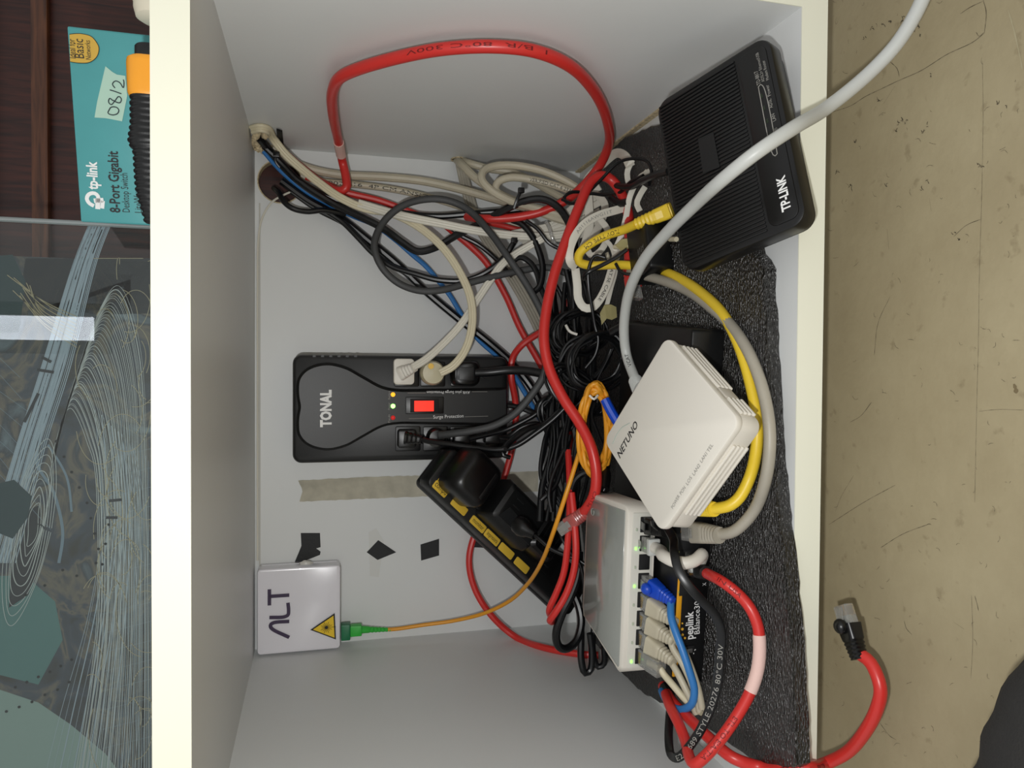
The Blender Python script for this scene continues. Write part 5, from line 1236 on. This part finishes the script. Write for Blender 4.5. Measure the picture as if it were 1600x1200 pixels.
# beige patches
for k, (mid, lab) in enumerate((([(1052,988,.088),(1070,1020,.08),(1084,1055,.072),(1093,1085,.068),(1097,1108,.066)], 'first beige patch cable beside the blue one'), ([(1050,1010,.09),(1066,1036,.082),(1080,1066,.075),(1090,1095,.07),(1093,1112,.068)], 'second beige patch cable from the blue one'), ([(1046,1030,.094),(1058,1050,.086),(1073,1080,.078),(1083,1102,.074),(1088,1116,.072)], 'third beige patch cable from the blue one'))):
    tk = port_world(4+k, .004); bk_ = (SF + V((-.26, 0, -.30))).normalized()
    ro, pa_, r_, c_ = rooted_cable('patch_cable', lab + ' in the switch', [endp(tk, bk_, .037)] + mid, 11, m_beige, group='beige patch cables')
    rj45(ro, tk, bk_, -SU, m_beige, c_, rcab=r_, scale=1.12)
tk = port_world(7, .004); bk_ = (SF + V((-.15, 0, -.28))).normalized()
ro, pa_, r_, c_ = rooted_cable('patch_cable', 'beige patch cable with an unbooted clear plug in the last switch port', [endp(tk, bk_, .014), endp(tk, bk_, .026), (1036,1052,.10),(1052,1071,.09),(1069,1091,.082),(1085,1106,.074),(1097,1113,.068)], 11, m_cream, group='beige patch cables')
rj45(ro, tk, bk_, -SU, m_beige, c_, boot=False, length=.024, scale=1.12)
# black plug in first switch port
tk = port_world(0, .004)
ro, pa_, r_, c_ = rooted_cable('patch_cable', 'black patch cable plug in the switch port under the white fibre modem', [endp(tk, SF, .030), (1020,815,.09),(1040,800,.085)], 9, m_black, group='beige patch cables')
rj45(ro, tk, SF, SU, m_plastb2, c_, cl=mat('smoky_plastic', (40, 40, 42), .3), contacts=False)
ro['group'] = ''; del ro['group']
# flat black cable draped at the front
pts = [(1040,820,.09),(1052,842,.07),(1054,865,.045),(1060,890,.038),(1078,918,.032),(1100,942,.03),(1118,962,.028),(1127,988,.027),(1125,1020,.028),(1122,1060,.028),(1112,1100,.03),(1095,1140,.034),(1075,1170,.04),(1060,1184,.046),(1048,1178,.06),(1045,1155,.072),(1046,1125,.085),(1048,1100,.095),(1046,1085,.11)]
ro, pa_, r_, c_ = rooted_cable('flat_cable', 'flat black cable with white printing draped over the router and foam', pts, 14, m_black, kind='flat', ratio=.45)
print_on(ro, pa_, r_*.45, 'E212689 STYLE 20276 80°C 30V', .74, .42, .0036, m_inkg, c_, flatn=True, lift=.0005)
# foam-grey elbow of black sleeve by the foam edge
bk('black sleeve gathering the patch cables by the foam edge', [(1038,1072,.118),(1044,1082,.112),(1048,1094,.106)], 18)
# thin white wire along the ceiling seam
simple_cable('thin_white_cable', 'thin white wire running along the seam under the top panel', [(462,297,.402),(445,304,.408),(425,316,.414),(410,340,.416),(404,370,.416),(402.5,450,.4175),(402.5,600,.4175),(402.5,760,.4175),(402.5,876,.4175)], 3.2, m_flatw)
# zip ties
def tie(label, pts, w=.0035):
    pp = resolve(pts); g = G(); sweep(smooth_path(pp, .002), flat(w, .0012), facing=True, g=g); root = empty('zip_tie', pp[0], label, 'cable tie', 'black zip ties'); g.build('strap', m_plastb2, root, off=pp[0])
    slab(.0055, .0065, .004, .0008, .0006).build('head', m_plastb2, root, mtx=mat4(frame(V((1, 0, 0)), V((0, -1, 0))), V((0, -.001, 0)))) ; return root
tie('black zip tie standing up from the beige cables', [(814,298,.325),(808,312,.325),(803,326,.328)])
tie('black zip tie tail below the white level cord', [(803,376,.338),(797,388,.338),(790,400,.34)])
tie('black zip tie on the bundle under the corner hole', [(432,242,.375),(430,252,.378),(437,262,.38)], .0025)
# small black adapter with white print beside the ribbed modem
pz = PZ(1030, 405, FOAM+.012)
ad, AM = posed('power_adapter', 'small black adapter with white printed label beside the ribbed modem', 'power adapter', pz + V((.012, .02, 0)), ((.95, -.3, 0), (.3, .95, 0), (0, 0, 1)))
slab(.055, .040, .022, .004, .002).build('housing', m_plastb, ad)
for k in range(4): text(ad, ('INPUT 100-240V', 'OUTPUT 9V 0.6A', 'POWER SUPPLY', 'CE FC UL')[k], (-.020, -.006-k*.0034+.004, .0112), (-.002, -.006-k*.0034+.004, .0112), .0016 if k < 3 else .0024, (0, 0, 1), m_inkg)
